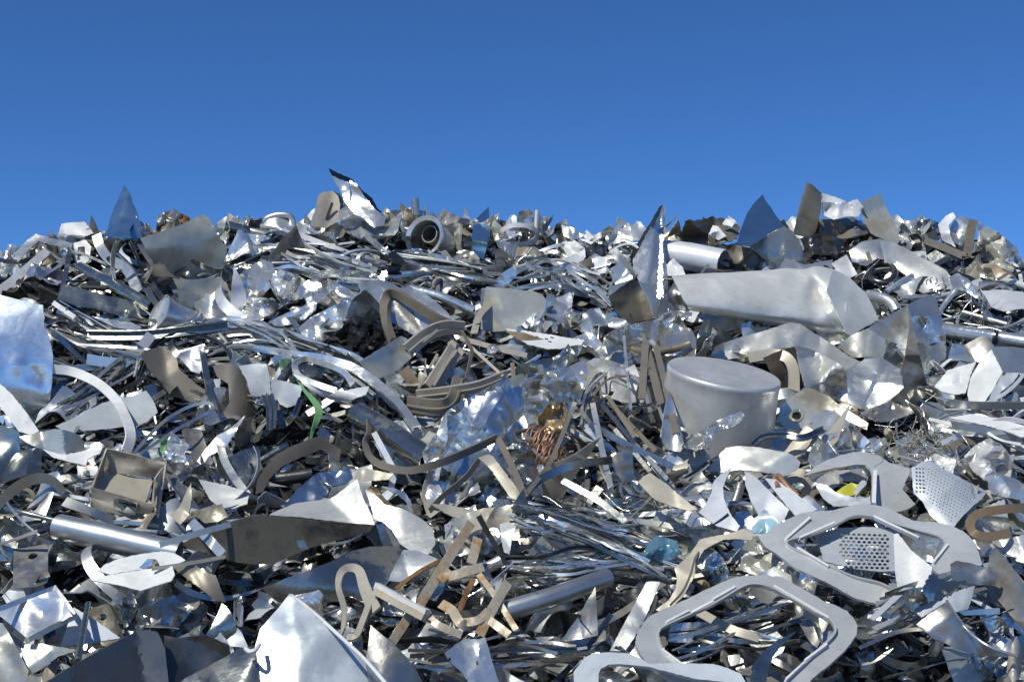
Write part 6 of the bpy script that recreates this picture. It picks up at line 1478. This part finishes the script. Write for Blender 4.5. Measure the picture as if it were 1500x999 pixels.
# right
scatter('crumpled_sheet', box(1000, 440, 1320, 640), 36, (40, 80), (0, 60), .5, (.02, .14), ('bright', 'alu', 'pale', 'mirror'))
scatter('metal_shard', box(1360, 470, 1510, 640), 26, (40, 80), (5, 30), .45, (.1, .26), ('pale', 'white', 'bright', 'steelblue', 'matte'))
scatter('metal_strip', box(1340, 580, 1520, 680), 34, (60, 140), (-4, 12), .35, (.16, .36), ('matte', 'white', 'alu', 'bright', 'slate'))
scatter('crumpled_sheet', box(1180, 620, 1500, 740), 36, (36, 70), (0, 60), .55, (.1, .30), ('film', 'mirror', 'bright', 'tin', 'alu'))
scatter('metal_wire', box(1240, 600, 1480, 720), 30, (40, 100), (20, 60), .5, (.3, .42), ('alu', 'bronze', 'bright'))
scatter('metal_strip', box(1180, 620, 1400, 700), 24, (50, 110), (12, 25), .4, (.16, .34), ('alu', 'bright', 'slate'))
scatter('metal_shard', box(980, 640, 1240, 860), 50, (36, 76), (0, 60), .55, (.1, .36), SHINY + ('slate', 'beige'))
scatter('metal_shard', box(1100, 840, 1510, 1000), 84, (40, 90), (15, 30), .5, (.1, .44), ('slate', 'slate', 'dull', 'pale_grey', 'mirror', 'dark', 'alu'))
scatter('metal_strip', box(960, 850, 1510, 1000), 59, (70, 170), (14, 20), .4, (.1, .42), ('slate', 'dull', 'dark', 'beige', 'alu', 'mirror'))
scatter('crumpled_sheet', box(1020, 780, 1500, 1000), 30, (40, 80), (0, 50), .5, (.08, .36), ('slate', 'mirror', 'dull', 'dark'))
scatter('curved_strip', box(1100, 840, 1510, 1000), 36, (60, 130), (20, 50), .5, (.1, .42), ('slate', 'dull', 'beige', 'dark'))
scatter('stamped_plate', box(960, 640, 1510, 1000), 34, (40, 84), (10, 40), .5, (.1, .40), ('slate', 'pale_grey', 'dull', 'matte', 'mirror'))
for (x0, y0, x1, y1, n) in ((540, 600, 1000, 800, 26), (0, 640, 560, 1000, 44), (560, 780, 960, 1000, 34), (960, 640, 1510, 1000, 40), (240, 440, 700, 700, 26), (700, 420, 1100, 600, 26), (0, 380, 360, 640, 18)):
    for q in range(n):      # medium sheets, bent and creased
        place('crumpled_sheet' if q % 3 else 'metal_shard', fr.uniform(x0, x1), fr.uniform(y0, y1), fr.uniform(.06, .2), fr.normal(0, 45), fr.uniform(60, 105), .45, ('alu', 'tin', 'slate', 'bright', 'mirror', 'pale_grey', 'dull'))
# and everywhere
scatter('metal_shard', box(-10, 370, 1510, 1000), 90, (26, 60), (0, 60), .6, (.04, .30), MIX)
scatter('crumpled_sheet', box(-10, 370, 1510, 1000), 40, (30, 60), (0, 60), .6, (.04, .28), MIX)
scatter('metal_wire', box(-10, 370, 1510, 1000), 46, (50, 140), (0, 60), .5, (.2, .38), ('slate', 'alu', 'bright', 'dark'))
scatter('bent_pipe', box(-10, 390, 1510, 1000), 44, (50, 110), (0, 35), .4, (.04, .26), MIX)
scatter('foil_wad', box(-10, 380, 1510, 1000), 60, (20, 44), (0, 60), .6, (.04, .26), MIX)
scatter('stamped_plate', box(-10, 380, 1510, 1000), 40, (32, 66), (0, 60), .6, (.04, .28), MIX)
scatter('curled_shaving', box(-10, 380, 1510, 1000), 40, (26, 60), (0, 60), .6, (.1, .30), MIX)

# ------------------------------------------------------------------ keep what can be seen from where the photograph was taken, and say which is which
def tri_world(o):
    me = o.data
    me.calc_loop_triangles()
    mw = np.array(o.matrix_world)
    V = np.empty(len(me.vertices) * 3); me.vertices.foreach_get('co', V); V = V.reshape(-1, 3)
    T = np.empty(len(me.loop_triangles) * 3, 'i'); me.loop_triangles.foreach_get('vertices', T); T = T.reshape(-1, 3)
    return V @ mw[:3, :3].T + mw[:3, 3], T
def world_of(o):
    p = np.zeros(3); a = o
    while a is not None: p += np.array(a.location); a = a.parent
    return Matrix.Translation(Vector(p))
Vs, Ts, own = [], [], []
base = 0
for o in list(sc.objects):
    if o.type == 'MESH':
        me = o.data; me.calc_loop_triangles()
        V = np.empty(len(me.vertices) * 3); me.vertices.foreach_get('co', V); V = V.reshape(-1, 3) + np.array(world_of(o).translation)
        T = np.empty(len(me.loop_triangles) * 3, 'i'); me.loop_triangles.foreach_get('vertices', T); T = T.reshape(-1, 3)
        Vs.append(V); Ts.append(T + base); own.append(np.full(len(T), -3 if o.name in ('ground', 'scrap_mound', 'loose_scrap') else -1)); base += len(V)
for i, (o, *_r) in enumerate(FILL):
    V, T = tri_world(o)
    Vs.append(V); Ts.append(T + base); own.append(np.full(len(T), i)); base += len(V)
Vs = np.vstack(Vs); Ts = np.vstack(Ts); own = np.concatenate(own)
def look(skip):
    """what each line of sight meets first, with the pieces in `skip` taken away"""
    k = ~np.isin(own, skip) if len(skip) else np.ones(len(own), bool)
    tri = Ts[k]; ow = own[k]
    tree = BVHTree.FromPolygons(VL, tri.tolist(), all_triangles=True)
    out = []
    for py in np.arange(240, 999, STEP):
        xs = np.arange(1, 1500, STEP)
        row = []
        for d in dirs(xs, np.full(len(xs), py)):
            loc, nor, idx, dist = tree.ray_cast(org, Vector(d))
            row.append((-2, 0.0) if idx is None else (ow[idx], dist))
        out.append(row)
    return np.array(out)
STEP = 2.4
org = Vector(C0)
VL = Vs.tolist()
nf = len(FILL)
hero_only = look(np.arange(nf))                       # the named pieces alone (mound and loose scrap: -3)
first = look([])
f_i = first[..., 0].astype(int); ok = f_i >= 0
total = np.bincount(f_i[ok], minlength=nf)
cover = np.bincount(f_i[ok & (hero_only[..., 0] == -1)], minlength=nf)
drop = np.where((cover > 3) & (cover > .28 * total) & (np.arange(nf) % 11 != 0))[0]   # pieces lying right across a named one
second = look(drop)
s_i = second[..., 0].astype(int); ok = s_i >= 0
yy, xx = np.meshgrid(np.arange(240, 999, STEP), np.arange(1, 1500, STEP), indexing='ij')
hits = np.bincount(s_i[ok], minlength=nf).astype(float)
hx_ = np.bincount(s_i[ok], weights=xx[ok], minlength=nf); hy_ = np.bincount(s_i[ok], weights=yy[ok], minlength=nf)
del Vs, Ts, own, VL
NOUN = {'metal_strip': 'strip', 'curved_strip': 'curved strip', 'curled_shaving': 'curled shaving', 'metal_shard': 'angular offcut', 'crumpled_sheet': 'crumpled sheet',
        'foil_wad': 'crumpled wad', 'bent_pipe': 'pipe piece', 'metal_profile': 'profile bar', 'stamped_plate': 'stamped plate', 'metal_wire': 'wire'}
CAT = {'metal_strip': 'strip', 'curved_strip': 'strip', 'curled_shaving': 'shaving', 'metal_shard': 'offcut', 'crumpled_sheet': 'sheet', 'foil_wad': 'wad', 'bent_pipe': 'pipe',
       'metal_profile': 'bar', 'stamped_plate': 'plate', 'metal_wire': 'wire'}
GROUP = {k: f'{v}s scattered through the heap' for k, v in NOUN.items()}
COLOUR = {'alu': 'silver', 'slate': 'dark grey', 'bright': 'bright silver', 'dull': 'dull grey', 'pale_grey': 'pale grey', 'mirror': 'mirror bright', 'foil': 'glittering', 'steelblue': 'bluish',
          'dark': 'blackish', 'matte': 'matte grey', 'bronze': 'brown', 'pale': 'whitish', 'tin': 'stained', 'beige': 'taupe', 'white': 'white', 'olive': 'olive', 'film': 'cloudy', 'rustbar': 'rust spotted', 'brown': 'dark brown'}
def where(x, y, lx, ly):
    dx, dy = x - lx, y - ly
    if abs(dx) < .5 * abs(dy): return 'above' if dy < 0 else 'below'
    if abs(dy) < .5 * abs(dx): return 'left of' if dx < 0 else 'right of'
    return ('upper' if dy < 0 else 'lower') + (' left' if dx < 0 else ' right') + ' of'
LM = np.array([(x, y) for _, x, y in LANDMARKS])
keep = [i for i in range(len(FILL)) if hits[i] >= 4]
cnt = {}
order = sorted(keep, key=lambda i: -hits[i])
used = set(); n_kept = 0
for i in order:
    o, kind, mat, theta, size = FILL[i]
    if cnt.get(kind, 0) >= 298: continue
    cnt[kind] = cnt.get(kind, 0) + 1
    x, y = hx_[i] / hits[i], hy_[i] / hits[i]
    col.objects.link(o)
    o.material_slots[0].link = 'OBJECT'; o.material_slots[0].material = small(mat)
    near = np.argsort(((LM - np.array([x, y])) ** 2).sum(1))[:7]
    th = (theta + 90) % 180 - 90
    ori = 'level' if abs(th) < 14 else 'upright' if abs(th) > 66 else 'rising' if th > 0 else 'falling'
    a_px = hits[i] * STEP * STEP
    sz = 'small' if a_px < 110 else 'large' if a_px > 700 else ''
    c_, n_ = COLOUR[mat], NOUN[kind]
    def name_of(k): return LANDMARKS[k][0], where(x, y, LM[k][0], LM[k][1])
    opts = []
    for k in near[:4]:
        l_, w_ = name_of(k); opts.append(f'{c_} {n_} {w_} the {l_}')
    for k in near[:4]:
        l_, w_ = name_of(k); opts.append(' '.join(f'{sz} {c_} {ori} {n_} {w_} the {l_}'.split()))
    for a_ in range(6):
        for b_ in range(a_ + 1, 7):
            l1, w1 = name_of(near[a_]); l2, w2 = name_of(near[b_])
            opts.append(' '.join(f'{sz} {c_} {n_} {w1} {l1}, {w2} {l2}'.split()))
    opts = [q for q in opts if len(q.split()) <= 16] or opts[:1]
    lab = next((q for q in opts if q not in used), opts[0])
    used.add(lab)
    tag(o, lab, CAT[kind], GROUP[kind])
    n_kept += 1
for i, (o, *_r) in enumerate(FILL):
    if o.name not in col.objects: bpy.data.objects.remove(o)
print('filler', len(FILL), 'dropped', len(drop), 'kept', n_kept, cnt)
